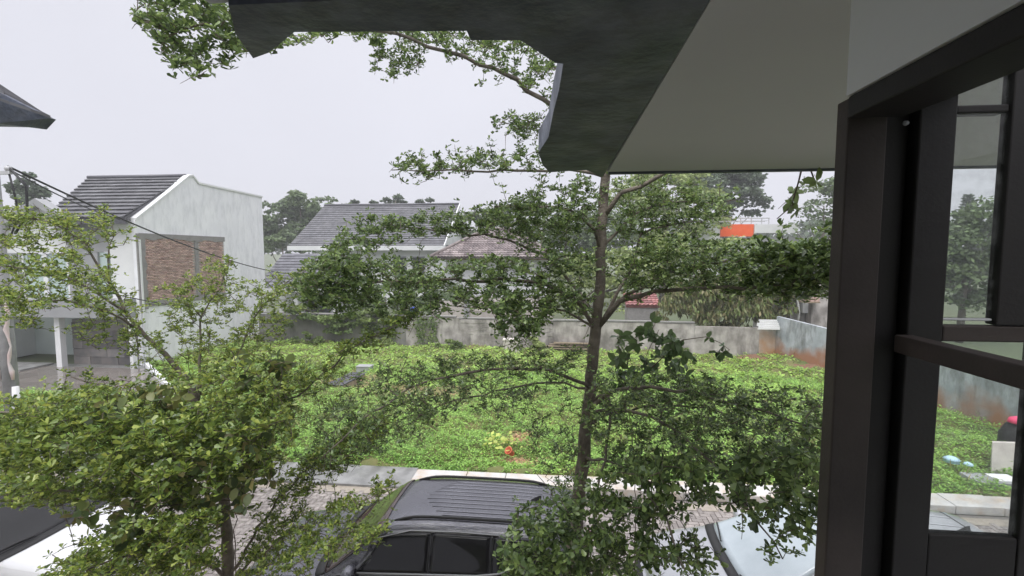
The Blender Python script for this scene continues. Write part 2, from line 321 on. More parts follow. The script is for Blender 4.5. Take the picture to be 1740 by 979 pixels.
for i in range(7):
    for k in range(6):
        u0, u1 = k / 6, (k + 1) / 6 - .004; t0, t1 = i / 7, (i + 1) / 7
        A = P0.lerp(P1, u0); B = P0.lerp(P1, u1); C = Q0.lerp(Q1, u0); D = Q0.lerp(Q1, u1)
        f = lambda a_, b2, t_, dz: a_.lerp(b2, t_) + Vector((0, 0, dz))
        MB().hexa([f(A, C, t0, .0), f(B, D, t0, .0), f(B, D, t1, -.02), f(A, C, t1, -.02), f(A, C, t0, .03), f(B, D, t0, .03), f(B, D, t1, .004), f(A, C, t1, .004)]).build('roof_tile', 'tile_grey', nb)

# ------------------------------------------------------------------ tiled roofs
def tile_roof(parent, mat, BL, BR, TL, TR, rows, tw, th=.035, wavy=False, name='roof_tiles'):
    BL, BR, TL, TR = map(Vector, (BL, BR, TL, TR))
    u = (BR - BL).normalized(); up = ((TL + TR) / 2 - (BL + BR) / 2); nrm = u.cross(up).normalized()
    if nrm.z < 0: nrm = -nrm
    upn = nrm.cross(u)
    if upn.z < 0: upn = -upn
    hgt = (TL - BL).dot(upn); rh = hgt / rows; vs = []; fs = []
    prof = [(0, 0), (.22, .35), (.5, 1), (.78, .35), (1, 0)] if wavy else [(0, 0), (.96, 0)]
    for r in range(rows):
        t0, t1 = r / rows, (r + 1.12) / rows
        xl0 = (BL.lerp(TL, t0) - BL).dot(u); xr0 = (BR.lerp(TR, t0) - BL).dot(u); xl1 = (BL.lerp(TL, min(1, t1)) - BL).dot(u); xr1 = (BR.lerp(TR, min(1, t1)) - BL).dot(u)
        off = (tw / 2 if (r % 2 and not wavy) else 0)
        k0 = int(math.floor((min(xl0, xl1) - off) / tw)); k1 = int(math.ceil((max(xr0, xr1) - off) / tw))
        for k in range(k0, k1):
            x0 = k * tw + off; j = random.uniform(-.004, .004) if not wavy else 0
            if x0 + tw < xl0 or x0 > xr0: continue
            base = len(vs)
            for (pu, ph) in prof:
                xx = x0 + pu * tw
                xa = min(max(xx, xl0), xr0); xb = min(max(xx, xl1), xr1) if xr1 > xl1 else (xl1 + xr1) / 2
                hh = ph * tw * .22 if wavy else 0
                p = BL + u * xa + upn * (t0 * hgt); q = BL + u * xb + upn * (min(1, t1) * hgt)
                vs += [p + nrm * .0, p + nrm * (th + hh + j), q + nrm * (.006 + hh + j)]
            for i in range(len(prof) - 1):
                a = base + i * 3; fs += [(a, a + 3, a + 4, a + 1), (a + 1, a + 4, a + 5, a + 2)]
            e = base + (len(prof) - 1) * 3; fs += [(e, e + 2, e + 1), (base, base + 1, base + 2)]
    o = link_mesh(name, vs, fs, mat, parent); o['kind'] = 'stuff'
    MB().add([BL - nrm * .03, BR - nrm * .03, TR - nrm * .03, TL - nrm * .03, BL - nrm * .14, BR - nrm * .14, TR - nrm * .14, TL - nrm * .14],
             [(0, 1, 2, 3), (7, 6, 5, 4), (0, 4, 5, 1), (1, 5, 6, 2), (2, 6, 7, 3), (3, 7, 4, 0)]).build('roof_deck', mat, parent)
    return o

# ------------------------------------------------------------------ ground, road, kerb, lot
def ground_sheet(name, pts, z, mat): return link_mesh(name, [(x, y, z) for x, y in pts], [tuple(range(len(pts)))], mat)
tag(ground_sheet('ground', [(-1500, -300), (1500, -300), (1500, 2500), (-1500, 2500)], -.06, 'far_ground'), kind='structure')
road = tag(ground_sheet('road', [(-60, 1.2), (60, 1.2), (60, G(820, 801, .13).y - .6), (-30, G(820, 801, .13).y - .6)], -.02, 'paver_bed'), kind='structure')
def frust(cx, cy, sx, sy, z0_, h, ch=.006):
    """vectorised paver: chamfered block"""
    n_ = len(cx); V8 = np.zeros((n_, 8, 3)); sg = np.array([(-1, -1), (1, -1), (1, 1), (-1, 1)])
    for i, (a, b2) in enumerate(sg):
        V8[:, i, 0] = cx + a * sx; V8[:, i, 1] = cy + b2 * sy; V8[:, i, 2] = z0_
        V8[:, i + 4, 0] = cx + a * (sx - ch); V8[:, i + 4, 1] = cy + b2 * (sy - ch); V8[:, i + 4, 2] = h
    F = np.array([(4, 5, 6, 7), (0, 1, 5, 4), (1, 2, 6, 5), (2, 3, 7, 6), (3, 0, 4, 7)])
    return V8.reshape(-1, 3), (F[None] + (np.arange(n_) * 8)[:, None, None]).reshape(-1, 4)
KY = G(820, 801, .13).y; print('KY', KY, G(600, 830, .04), WA if 'WA' in globals() else '')
U = .105; bl = []
for nn_ in range(0, 100):
    for m_ in range(-60, 60):
        for vert in (0, 1):
            if not vert: x, y, sx, sy = nn_ + 4 * m_ + 1, nn_ + .5, 1, .5
            else: x, y, sx, sy = nn_ + 2 + 4 * m_ + .5, nn_, .5, 1
            X, Y = x * U - 6, y * U + 3.4
            if -15 < X < 11 and 3.5 < Y < KY - 1.0: bl.append((X, Y, sx * U - .004, sy * U - .004))
bl = np.array(bl)
def vis_score(X, Y):
    px, py, d = proj((X, Y, 0))
    s = 0
    for (x0, y0, x1, y1) in ((440, 826, 640, 905), (1110, 840, 1260, 905), (1000, 860, 1110, 975), (1600, 850, 1725, 915), (340, 900, 440, 979)):
        if x0 < px < x1 and y0 < py < y1: s = 10 + 1 / d
    return s
sco = np.array([vis_score(a, b2) for a, b2 in bl[:, :2]]); order = np.argsort(-sco)
one = set(order[:290].tolist())
pm = {}
for i in sorted(one):
    X, Y, sx, sy = bl[i]; key = 'h' if sx > sy else 'v'
    if key not in pm:
        vv, ff = frust(np.array([0.]), np.array([0.]), np.array([sx]), np.array([sy]), -.015, 0.0)
        pm[key] = bpy.data.meshes.new('paver_brick'); pm[key].from_pydata(vv.tolist(), [], ff.tolist()); pm[key].materials.append(MATS['paver'])
    o = bpy.data.objects.new('paver_brick', pm[key]); col.objects.link(o); o.parent = road
    o.location = (X, Y, .006 + random.uniform(-.004, .004)); o.rotation_euler = (random.uniform(-.01, .01), random.uniform(-.01, .01), random.uniform(-.01, .01))
rest = bl[[i for i in range(len(bl)) if i not in one]]
vv, ff = frust(rest[:, 0], rest[:, 1], rest[:, 2], rest[:, 3], np.full(len(rest), -.015), .006 + RNG.uniform(-.004, .004, len(rest)))
tag(np_mesh('paver_bricks', vv, ff, 'paver', road), kind='stuff')
tag(link_mesh('sand_strip', [(-15, KY - .98, -.008), (11, KY - .98, -.008), (11, KY - .72, -.008), (-15, KY - .72, -.008)], [(0, 1, 2, 3)], 'sand', road))
verge = tag(ground_sheet('verge', [(-30, 1.2), (30, 1.2), (30, 3.5), (-30, 3.5)], .0, 'soil'), kind='structure')
kx = G(706, 805, .1).x
pav = tag(MB().hexa([(-15, KY - .72, -.05), (kx - .01, KY - .72, -.05), (kx - .01, KY + .1, -.05), (-15, KY + .1, -.05), (-15, KY - .72, .04), (kx - .01, KY - .72, .04), (kx - .01, KY + .05, .12), (-15, KY + .05, .12)]).build('pavement', 'concrete_wet'), kind='structure')
kb = tag(MB().box(kx, 14, KY - .45, KY + .05, -.05, .02).build('kerb', 'concrete_wet'), kind='structure')
xk = kx
while xk < 13:
    wk = random.choice([.55, .9, 1.2, 1.2]); j = random.uniform(-.008, .008)
    k_ = MB().box(xk + .006, xk + wk - .006, KY - .55, KY - .03 + j, -.04, .135 + j).build('kerb_stone', 'kerb_paint', kb); bevel(k_, .012, 2); xk += wk
# lot: mound surface with height noise
WA, WB = tuple(G(484, 582)[:2]), tuple(G(1322, 609)[:2])      # boundary wall line
def lot_h(x, y):
    return .10 + .10 * np.sin(x * .9 + 1.3) * np.cos(y * .7) + .07 * np.sin(x * 2.3 + y * 1.7) + .05 * np.sin(y * 3.1 - x * 1.2) + .12 * np.exp(-((y - 14.5) ** 2) / 6) + .05 * np.sin(x * 5.3 + 2 * np.sin(y * 2.1)) * np.sin(y * 4.9 + 1.5 * np.sin(x * 3.1))
gx, gy = np.meshgrid(np.linspace(-20, 13, 300), np.linspace(KY, 30, 170))
gz = lot_h(gx, gy); gz[0, :] = .02
_yf0 = G(110, 618, .1).y; gz = np.where((gx < -13.5 - (gy - 15.0) * (-13.2 - V(233, 430, _yf0).x - .4) / (_yf0 - 15.0)) & (gy > 14.9), -.03, gz)
vv = np.stack([gx, gy, gz], -1).reshape(-1, 3); idx = np.arange(300 * 170).reshape(170, 300)
ff = np.stack([idx[:-1, :-1], idx[:-1, 1:], idx[1:, 1:], idx[1:, :-1]], -1).reshape(-1, 4)
lot = tag(np_mesh('lot_ground', vv, ff, 'lot_soil', smooth=True), kind='structure')
# bare soil patches
bare = [(*G(735, 675)[:2], 1.9, 1.0), (*G(885, 788)[:2], .55, .3), (*G(880, 755)[:2], .35, .3), (*G(590, 655)[:2], 1.6, .9), (*G(1375, 628)[:2], 1.2, .8), (*G(100, 675)[:2], 1.0, .6)]
def bare_mask(x, y):
    m = np.ones_like(x)
    for (bx, by, rx, ry) in bare: m *= 1 - np.exp(-(((x - bx) / rx) ** 2 + ((y - by) / ry) ** 2) ** 2 * .7)
    return m

# ------------------------------------------------------------------ leaves (vectorised)
LT = np.array([(0, 0, 0), (.45, .16, .03), (.82, .26, .05), (1, 0, 0), (.82, -.26, .05), (.45, -.16, .03), (.62, 0, -.03)])
LF = np.array([(0, 5, 6, 1), (6, 3, 2, 1), (5, 4, 3, 6)])
LO = np.array([(0, 0, 0), (.28, .24, .04), (.65, .26, .04), (1, 0, -.12), (.65, -.26, .04), (.28, -.24, .04), (.5, 0, -.01)])   # ovate
LQ = np.array([(0, 0, 0), (.5, .26, .03), (1, 0, -.05), (.5, -.26, .03)]); LQF = np.array([(0, 3, 2, 1)])
def leaf_frames(D, Nn):
    D = D / np.linalg.norm(D, axis=1, keepdims=True); S = np.cross(Nn, D); S /= (np.linalg.norm(S, axis=1, keepdims=True) + 1e-9); Nn = np.cross(D, S); return D, S, Nn
def leaves(name, P, D, Nn, Ls, mat, parent=None, T=LT, F=LF, width=1.0):
    D, S, Nn = leaf_frames(D, Nn); n_ = len(P); k = len(T)
    wr = RNG.uniform(.7, 1.15, (n_, 1, 1)); cu = RNG.normal(0, .10, (n_, 1, 1))
    vv = P[:, None] + Ls[:, None, None] * (D[:, None] * T[None, :, 0:1] + S[:, None] * T[None, :, 1:2] * width * wr + Nn[:, None] * (T[None, :, 2:3] * (.5 + RNG.random((n_, 1, 1))) + cu * T[None, :, 0:1] ** 2))
    ff = (F[None] + (np.arange(n_) * k)[:, None, None]).reshape(-1, 4)
    o = np_mesh(name, vv.reshape(-1, 3), ff, mat, parent, smooth=True); o['kind'] = 'stuff'; return o

# weeds: many small-leaved shoots
_yf = G(110, 618, .1).y; DXR = (-13.2 - V(233, 430, _yf).x - .4) / (_yf - 15.0)
def weeds(name, n_, xr, yr, ls, mat, label, dens=None, tall=1.0, power=1.0):
    x = RNG.uniform(*xr, n_); y = yr[0] + (yr[1] - yr[0]) * RNG.random(n_) ** power
    clump = (.5 + .5 * np.sin(x * 5.1 + 2 * np.sin(y * 3.3)) * np.sin(y * 4.7 + 2 * np.sin(x * 2.9))) * (.55 + .45 * np.sin(x * 13 + 3 * np.sin(y * 5)) * np.sin(y * 12 + 3 * np.sin(x * 6)))
    keep = RNG.random(n_) < bare_mask(x, y)
    yw = WA[1] + (x - WA[0]) / (WB[0] - WA[0]) * (WB[1] - WA[1]); keep &= (y < yw - .15)
    drive = (x < -13.4 - (y - 15.0) * DXR) & (y > 14.85); keep &= ~drive
    x, y, clump = x[keep], y[keep], clump[keep]; n_ = len(x)
    h = lot_h(x, y) * np.clip((y - KY) * 3, .2, 1) + tall * RNG.random(n_) ** .7 * (.03 + .34 * clump)
    P = np.stack([x, y, h], -1); az = RNG.uniform(0, 2 * np.pi, n_); el = RNG.uniform(-.3, .7, n_)
    D = np.stack([np.cos(az) * np.cos(el), np.sin(az) * np.cos(el), np.sin(el)], -1)
    N_ = np.stack([RNG.normal(0, .35, n_), RNG.normal(0, .35, n_), np.ones(n_)], -1)
    o = leaves(name, P, D, N_, RNG.uniform(*ls, n_), mat, None, LQ, LQF, 1.1)
    tag(o, label, 'weeds', kind='stuff'); return o
weeds('weeds', 290000, (-19, 12.2), (KY + .05, 20), (.035, .085), 'weed', 'bright green low weeds covering the empty lot', power=1.35)
weeds('grass', 45000, (-19.5, 12), (17, 27.8), (.08, .2), 'grass', 'short bright grass at the back of the empty lot', tall=.5)
weeds('tall_weeds', 9000, (-14, 12.2), (KY + .4, 24), (.07, .15), 'leaf_vine', 'taller darker leafy weeds scattered in clumps over the lot', tall=1.5)
M('straw', (.36, .33, .14), (.46, .42, .22), 3, .7, island=.3, trans=.2)
nst = 2500; sx_ = RNG.uniform(-15, 12, nst); sy_ = KY + .3 + RNG.random(nst) * 12; kp = (np.sin(sx_ * 1.1 + 2 * np.sin(sy_ * .8)) * np.sin(sy_ * 1.3 + sx_ * .3) > .35) & (sy_ < WA[1] + (sx_ - WA[0]) / (WB[0] - WA[0]) * (WB[1] - WA[1]) - .3) & ~((sx_ < -13.2 - (sy_ - 16.2) * .85) & (sy_ > 14.8)); sx_, sy_ = sx_[kp], sy_[kp]; nst = len(sx_); az = RNG.uniform(0, 6.28, nst)
o = leaves('dry_grass', np.stack([sx_, sy_, lot_h(sx_, sy_) + .05], -1), np.stack([np.cos(az) * .5, np.sin(az) * .5, np.ones(nst)], -1), np.stack([np.sin(az), np.cos(az), RNG.normal(0, .3, nst)], -1), RNG.uniform(.15, .38, nst), 'straw', None, LQ, LQF, .14)
tag(o, 'dry straw blades standing among the green weeds of the lot', 'grass', kind='stuff')
n_ = 500; cx, cy = [], []
for (bx, by, rx, ry) in bare[:4]:
    cx.append(RNG.normal(bx, rx * .6, n_)); cy.append(RNG.normal(by, ry * .6, n_))
x = np.concatenate(cx); y = np.concatenate(cy); n_ = len(x)
az = RNG.uniform(0, 6.28, n_); o = leaves('fallen_leaves', np.stack([x, y, lot_h(x, y) * np.clip((y - KY) * 3, .2, 1) + .02], -1), np.stack([np.cos(az), np.sin(az), RNG.normal(0, .2, n_)], -1),
           np.stack([RNG.normal(0, .3, n_), RNG.normal(0, .3, n_), np.ones(n_)], -1), RNG.uniform(.05, .12, n_), 'dead_leaf', None, LQ, LQF)
tag(o, 'brown fallen leaves on the bare soil patches of the lot', 'leaves', kind='stuff')

# ------------------------------------------------------------------ boundary walls
bw = thing('boundary_wall', 'long stained plaster wall behind the empty lot', 'wall', ((WA[0] + WB[0]) / 2, (WA[1] + WB[1]) / 2, 0))
def on_wall(t): return (WA[0] + (WB[0] - WA[0]) * t, WA[1] + (WB[1] - WA[1]) * t)
def tw_(px):      # parameter along the wall for a picture column
    lo, hi = -.2, 1.2
    for _ in range(40):
        mid = (lo + hi) / 2
        if proj((*on_wall(mid), 1))[0] < px: lo = mid
        else: hi = mid
    return lo
for (pa, pb, h_, mt) in ((440, 690, 1.62, 'wall_base'), (690, 780, 1.66, 'wall_stained'), (780, 880, 1.6, 'wall_stained'), (880, 1010, 1.58, 'wall_stained'), (1010, 1180, 1.62, 'wall_stained'), (1180, 1290, 1.5, 'wall_stained'), (1290, 1330, 1.45, 'wall_rust')):
    MB().wallseg(on_wall(tw_(pa)), on_wall(tw_(pb) - .0002), -.05, h_, .18).build('wall_panel', mt, bw)
for (pa, pb, h_) in ((440, 775, 1.70), (780, 1010, 1.64), (1012, 1180, 1.66)):
    a, b_ = on_wall(tw_(pa)), on_wall(tw_(pb)); MB().wallseg((a[0], a[1] - .03), (b_[0], b_[1] - .03), h_ - .005, h_ + .06, .24).build('coping', 'render_rough', bw)
# exposed block courses on the wall face
ta, tb = tw_(782), tw_(935)
nb_ = 17; bwid = (tb - ta) / nb_
for r in range(4):
    for c in range(nb_):
        if random.random() < .22 * r: continue
        t0 = ta + (c + (.5 if r % 2 else 0)) * bwid; a, b_ = on_wall(t0 + bwid * .03), on_wall(t0 + bwid * .97)
        MB().wallseg((a[0], a[1] - .022 - random.random() * .012), (b_[0], b_[1] - .022), 1.40 - r * .2, 1.58 - r * .2, .03).build('block', 'wall_stained', bw)
SB = tuple(G(1412, 633)[:2])
sw = thing('side_wall', 'blue-grey water-stained concrete wall on the right side of the lot', 'wall', (11.5, 20, 0))
MB().wallseg(WB, SB, -.05, 2.1, -.18, z1b=1.9).build('wall_panel', 'wall_blue', sw)
MB().wallseg((SB[0], SB[1] - .02), (12.6, 13.4), -.05, 1.95, -.18).build('wall_panel', 'wall_blue', sw)
MB().wallseg((SB[0], SB[1] - .04), (12.62, 13.4), 1.953, 2.03, -.2).build('coping', 'render_rough', sw)
# rusty soil heap against the wall foot
hp = thing('soil_heap', 'rust-red soil heaped against the foot of the blue-grey wall', 'soil', (11, 22, 0))
vs = []; nseg = 26
for i in range(nseg):
    t = i / (nseg - 1); cx = WB[0] - 1.6 + (SB[0] - WB[0] + 1.6) * t; cy = WB[1] + .1 + (SB[1] - WB[1]) * t ** 1.3; hh = .05 + .10 * abs(math.sin(t * 9)) * (.5 + .5 * random.random())
    vs += [(cx - .6, cy - .65, .06), (cx - .3, cy - .35, .12 + hh * .5), (cx + .02, cy - .06, .1 + hh)]
link_mesh('heap', vs, [(3 * i + j, 3 * i + j + 3, 3 * i + j + 4, 3 * i + j + 1) for i in range(nseg - 1) for j in range(2)], 'rust_dirt', hp, True)
n_ = 400; t = RNG.random(n_); P = np.stack([9.2 + 2.6 * t, 23.40 - 2.3 * t ** 1.3, RNG.random(n_) ** 2 * .9 + .1], -1)

pil = thing('pillar', 'white square pillar at the right edge of the lot seen through the lower pane', 'pillar', (12.2, 12.7, 0))
MB().box(12.0, 12.75, 12.4, 12.85, 0, 2.35).build('shaft', 'plaster_white', pil); MB().box(11.96, 12.79, 12.36, 12.89, 2.352, 2.45).build('cap', 'paint_grey', pil)

# ------------------------------------------------------------------ left white house with brick patch
lh = thing('house', 'white two-storey house with grey tiled roof and bare brick patch on its side wall', 'house', (-24, 26, 0))
YF = G(110, 618, .1).y; XW = V(233, 430, YF).x
def YX(px, X, py=430): r = ray(px, py); return X / r.x * r.y
def ZY(py, Y, px=230): return V(px, py, Y).z
xs = XW
def SW(px, py): y_ = YX(px, XW, py); return (xs, y_, V(px, py, y_).z)
YRG = YX(322, XW, 303); YBK = YX(445, XW, 336); print('LH', YF, XW, YRG, YBK)
side = [(xs, YF, 0), (xs, YF, SW(233, 374)[2]), SW(285, 330), SW(320, 301), SW(327, 300), SW(337, 313), SW(445, 336), (xs, YBK, 0)]
MB().prism(side, (-.2, 0, 0)).build('side_wall', 'plaster_stained', lh)
cop = [(s[1], s[2]) for s in side[1:7]]
m = MB()
for (y1, q1), (y2, q2) in zip(cop[:-1], cop[1:]):
    m.hexa([(xs - .25, y1, q1 + .003), (xs + .06, y1, q1 + .003), (xs + .06, y2, q2 + .003), (xs - .25, y2, q2 + .003), (xs - .25, y1, q1 + .10), (xs + .06, y1, q1 + .10), (xs + .06, y2, q2 + .10), (xs - .25, y2, q2 + .10)])
m.build('parapet_coping', 'plaster_white', lh)
# brick patch: recessed bed of mortar + bricks + concrete posts
ba0, ba1 = SW(238, 450)[1], SW(381, 450)[1]; bz1 = SW(236, 398)[2]; bz0 = SW(236, 512)[2] - .1; bpost = SW(334, 450)[1]
MB().box(xs + .002, xs + .015, ba0, ba1, bz0, bz1).build('mortar_bed', 'mortar', lh)
bcx, bcz = [], []
for r in range(int((bz1 - bz0) / .071)):
    y = ba0 + .22 - (.11 if r % 2 else 0)
    while y < ba1 - .2:
        if not (bpost - .2 < y + .11 < bpost + .2): bcx.append(y + .11); bcz.append(bz0 + .04 + r * .071)
        y += .225
bcx = np.array(bcx); bcz = np.array(bcz); n_ = len(bcx)
q = np.zeros((n_, 8, 3)); dx = .03 + RNG.random(n_) * .03
for i, (a, b2) in enumerate(((-1, -1), (1, -1), (1, 1), (-1, 1))):
    q[:, i] = np.stack([np.full(n_, xs + .01), bcx + a * .105, bcz + b2 * .029], -1); q[:, i + 4] = np.stack([xs + dx, bcx + a * .101, bcz + b2 * .026], -1)
F5 = np.array([(4, 5, 6, 7), (0, 1, 5, 4), (1, 2, 6, 5), (2, 3, 7, 6), (3, 0, 4, 7)])
tag(np_mesh('bricks', q.reshape(-1, 3), (F5[None] + (np.arange(n_) * 8)[:, None, None]).reshape(-1, 4), 'brick', lh), kind='stuff')
def ragged(y0_, y1_, z0_, z1_, th, vert, amp):      # rough-edged strip of old render
    n2 = 22; P_ = []
    for i in range(n2 + 1):
        t = i / n2
        P_.append((y0_ + (y1_ - y0_) * t, z0_ + random.uniform(-amp, amp)) if not vert else (y1_ + random.uniform(-amp, amp), z0_ + (z1_ - z0_) * t))
    P_ = ([(y0_, z1_)] + P_ + [(y1_, z1_)]) if not vert else ([(y0_, z0_)] + P_ + [(y0_, z1_)])
    MB().prism([(xs + .004, y, z) for y, z in P_], (th, 0, 0)).build('old_render', 'render_rough', lh)
ragged(ba0, ba1 + .05, bz1 - .22, bz1 + .05, .062, False, .09)
ragged(ba0 - .15, ba0 + .25, bz0 - .3, bz1 + .03, .066, True, .07)
ragged(ba0 + .3, ba1, bz0 + .05, bz0 - .2, .06, False, .05)
MB().box(xs + .004, xs + .055, bpost - .11, bpost + .11, bz0, bz1 - .2).build('concrete_post', 'render_rough', lh)
MB().box(xs + .072, xs + .12, YF + .02, YF + .1, 0, 5.8).build('drain_pipe', 'plaster_white', lh)
# front facade
def fz(px0, px1, py0, py1, Y, th, name, mat, par=lh):
    a = V(px0, py1, Y); c = V(px1, py0, Y); return MB().box(a.x, c.x, Y, Y + th, a.z, c.z).build(name, mat, par)
xa = V(185, 400, YF).x
MB().box(xa, xs - .201, YF, YF + .2, 2.2, SW(233, 374)[2] - .03).build('front_wall', 'plaster_white', lh)
fz(115, 184, 374, 428, YF + .05, .2, 'grey_panel', 'paint_grey'); fz(166, 184, 429, 505, YF + .1, .1, 'window', 'window_green')
fz(120, 165, 429, 506, YF, .3, 'grey_panel', 'paint_grey'); fz(35, 119, 432, 505, YF + .15, .1, 'window', 'window_green')
for px in (36, 76, 117): fz(px, px + 2.5, 432, 505, YF + .08, .06, 'mullion', 'plaster_white')
fz(-40, 34, 430, 506, YF + .05, .2, 'grey_panel', 'paint_grey')
fz(-60, 114, 376, 430, YF + .06, .2, 'front_wall', 'plaster_white')
a = V(-60, 376, YF); 
MB().prism([V(-8, 377, YF + .06), V(114, 377, YF + .06), V(60, 341, YF + .06)], (0, .2, 0)).build('gable', 'plaster_white', lh)
for p, q_ in ((V(58, 337, YF - .3), V(118, 374, YF - .3)), (V(58, 337, YF - .3), V(-40, 396, YF - .3))):
    d = Vector((0, 0, -.32)); MB().prism([p, q_, q_ + d, p + d], (0, .5, 0)).build('barge_board', 'paint_grey', lh)
MB().box(V(-60, 508, YF).x, xs - .201, YF - 1.0, YF - .003, ZY(536, YF), ZY(507, YF)).build('balcony_slab', 'paint_grey', lh)
yb = YF + 2.2
MB().box(-34, xs - .201, yb, yb + .15, 0, 2.8).build('garage_back_wall', 'plaster_mint', lh)
xg = V(62, 600, yb).x
MB().box(xg - 6, xg, YF - .2, yb - .003, 0, 2.5).build('garage_side_wall', 'plaster_white', lh)
c0 = V(104, 610, YF - .6); MB().box(c0.x - .12, c0.x + .14, YF - .7, YF - .45, .0, ZY(538, YF - .6)).build('column', 'plaster_white', lh)
c0 = V(228, 610, YF - .6); MB().box(c0.x - .1, c0.x + .06, YF - .7, YF - .5, .0, ZY(540, YF - .6)).build('column', 'plaster_white', lh)
xst = V(126, 600, YF).x
MB().box(xst, xs - .21, YF, YF + .2, 0, 2.19).build('stone_backing', 'render_rough', lh)
zz = .05
for r, hh in enumerate((.42, .36, .46, .4, .36)):
    x = xst
    while x < xs - .35:
        ww_ = min(random.uniform(.45, .95), xs - .22 - x)
        MB().box(x + .008, x + ww_ - .008, YF - .02 - random.random() * .03, YF - .002, zz + .008, zz + hh - .008).build('stone', 'stone_clad', lh); x += ww_
    zz += hh
MB().box(-34, V(100, 620, YF).x, YF - 1.6, YF - .2, 0, .18).build('porch_step', 'concrete_wet', lh)
# roof: main front slope, hip at left; small lower piece
eL, eR = V(72, 372, YF - .45), V(236, 371, YF - .45); rL, rR = V(150, 303.5, YRG), V(322, 303.5, YRG)
eR = Vector((xs - .2, YF - .45, eL.z)); rR = Vector((xs - .2, YRG, rL.z))
tile_roof(lh, 'tile_grey', eL, eR, rL, rR, 12, .33, .085, name='roof_tiles')
MB().tube([rL + Vector((0, 0, .05)), rR + Vector((0, 0, .05))], .1, 8).build('ridge_cap', 'tile_dark', lh, True)
MB().box(eL.x, eR.x + .25, YF - .5, YF - .42, eL.z - .25, eL.z - .02).build('fascia', 'tile_dark', lh)
MB().box(xs - 10, xs - .22, YF + .3, YBK - .2, 6.0, 6.2).build('ceiling_slab', 'plaster_white', lh)
tile_roof(lh, 'tile_grey', Vector((xs - 9, YBK, rL.z - 3)), Vector((xs - .2, YBK, rL.z - 3)), rL, rR, 12, .33, name='roof_tiles')
# driveway, tiled
dr = tag(ground_sheet('driveway', [(-34, 15.0), (-13.2, 15.0), (XW + .4, YF), (-34, YF)], .10, 'concrete_wet'), kind='structure')
tme = None; DX = (-13.2 - XW - .4) / (YF - 15.0)
for i in range(26):
    for j in range(10):
        x, y = -30 + i * .62, 15.3 + j * .62
        if x > -13.6 - (y - 15.0) * DX or y > YF - .3: continue
        px, py, d = proj((x, y, .1))
        if px < -40: continue
        if tme is None:
            mm = MB().box(-.302, .302, -.302, .302, 0, .03); tme = bpy.data.meshes.new('floor_tile'); tme.from_pydata(mm.v, [], mm.f); tme.materials.append(MATS['porch_tile'])
        o = bpy.data.objects.new('floor_tile', tme); col.objects.link(o); o.parent = dr; o.location = (x, y, .088 + random.uniform(0, .004)); o.rotation_euler = (random.uniform(-.003, .003), random.uniform(-.003, .003), 0)
MB().wallseg((-13.25, 15.05), (XW + .35, YF - .1), .1, .28, .15).build('edging', 'plaster_white', dr)

# ------------------------------------------------------------------ middle house, grey tile gable roof
mh = thing('house', 'pale house with a broad weathered grey tile roof behind the lot wall', 'house', (-17, 46, 0))
YE = 42.0; el, er = V(491, 418, YE), V(752, 413, YE); YR = 49.0
rl = V(556, 350, YR); rr = V(780, 349, YR); er.z = el.z; er.x = rr.x; rl.x = el.x; rr.z = rl.z
tile_roof(mh, 'tile_grey', el, er, rl, rr, 20, .3, .06)
MB().tube([rl + Vector((0, 0, .05)), rr + Vector((0, 0, .05))], .14, 8).build('ridge_cap', 'tile_dark', mh, True)
MB().box(el.x - .1, er.x + .1, YE - .15, YE - .03, el.z - .42, el.z + .0).build('fascia', 'plaster_white', mh)
MB().box(el.x + 1.8, er.x - .5, YE + .8, YE + 1.1, 0, el.z + .1).build('front_wall', 'plaster_white', mh)
MB().box(er.x - .5, er.x - .2, YE + .8, YR + 6, 0, el.z + .1).build('side_wall', 'plaster_white', mh)
MB().prism([(er.x - .2, YE + .2, el.z), (er.x - .2, YR, rl.z - .1), (er.x - .2, YR + 6, el.z)], (-.2, 0, 0)).build('gable', 'plaster_white', mh)
for p, q_ in ((er, rr),): MB().prism([p + Vector((.03, 0, .05)), q_ + Vector((.03, 0, .1)), q_ + Vector((.03, 0, -.3)), p + Vector((.03, 0, -.35))], (.1, 0, 0)).build('barge_board', 'plaster_white', mh)
for (a, c) in ((586, 612), (668, 690), (700, 722)):
    wf = fz(a, c, 436, 470, YE + .74, .05, 'window', 'paint_grey', mh); fz(a + 2, c - 2, 438, 468, YE + .72, .015, 'pane', 'window_dark', wf)
# lower roof in front left
lr = thing('house', 'low porch house with dark tiled roof and white column beside the vines', 'house', (-18, 34, 0))
yA, yB = 31.5, 35.0
p1, p2, p3, p4 = V(444, 490, yA), V(575, 492, yA), V(444, 431, yB), V(540, 431, yB)
p2.z = p1.z; p4.z = p3.z; p1.x = p3.x = -21.5; p4.x = p2.x - .3
tile_roof(lr, 'tile_dark', p1, p2, p3, p4, 12, .3, .05)
MB().box(p1.x, p2.x + .1, yA - .12, yA - .02, p1.z - .25, p1.z).build('fascia', 'plaster_white', lr)
MB().box(-21.5, p2.x - .4, yB - .8, yB - .6, 0, p1.z).build('wall', 'plaster_white', lr)
for px in (505, 572): c0 = V(px, 520, yA + .3); MB().box(c0.x - .18, c0.x + .18, yA + .1, yA + .45, 0, p1.z - .1).build('column', 'plaster_white', lr)
fz(520, 560, 500, 560, yB - .85, .04, 'door', 'window_dark', lr)

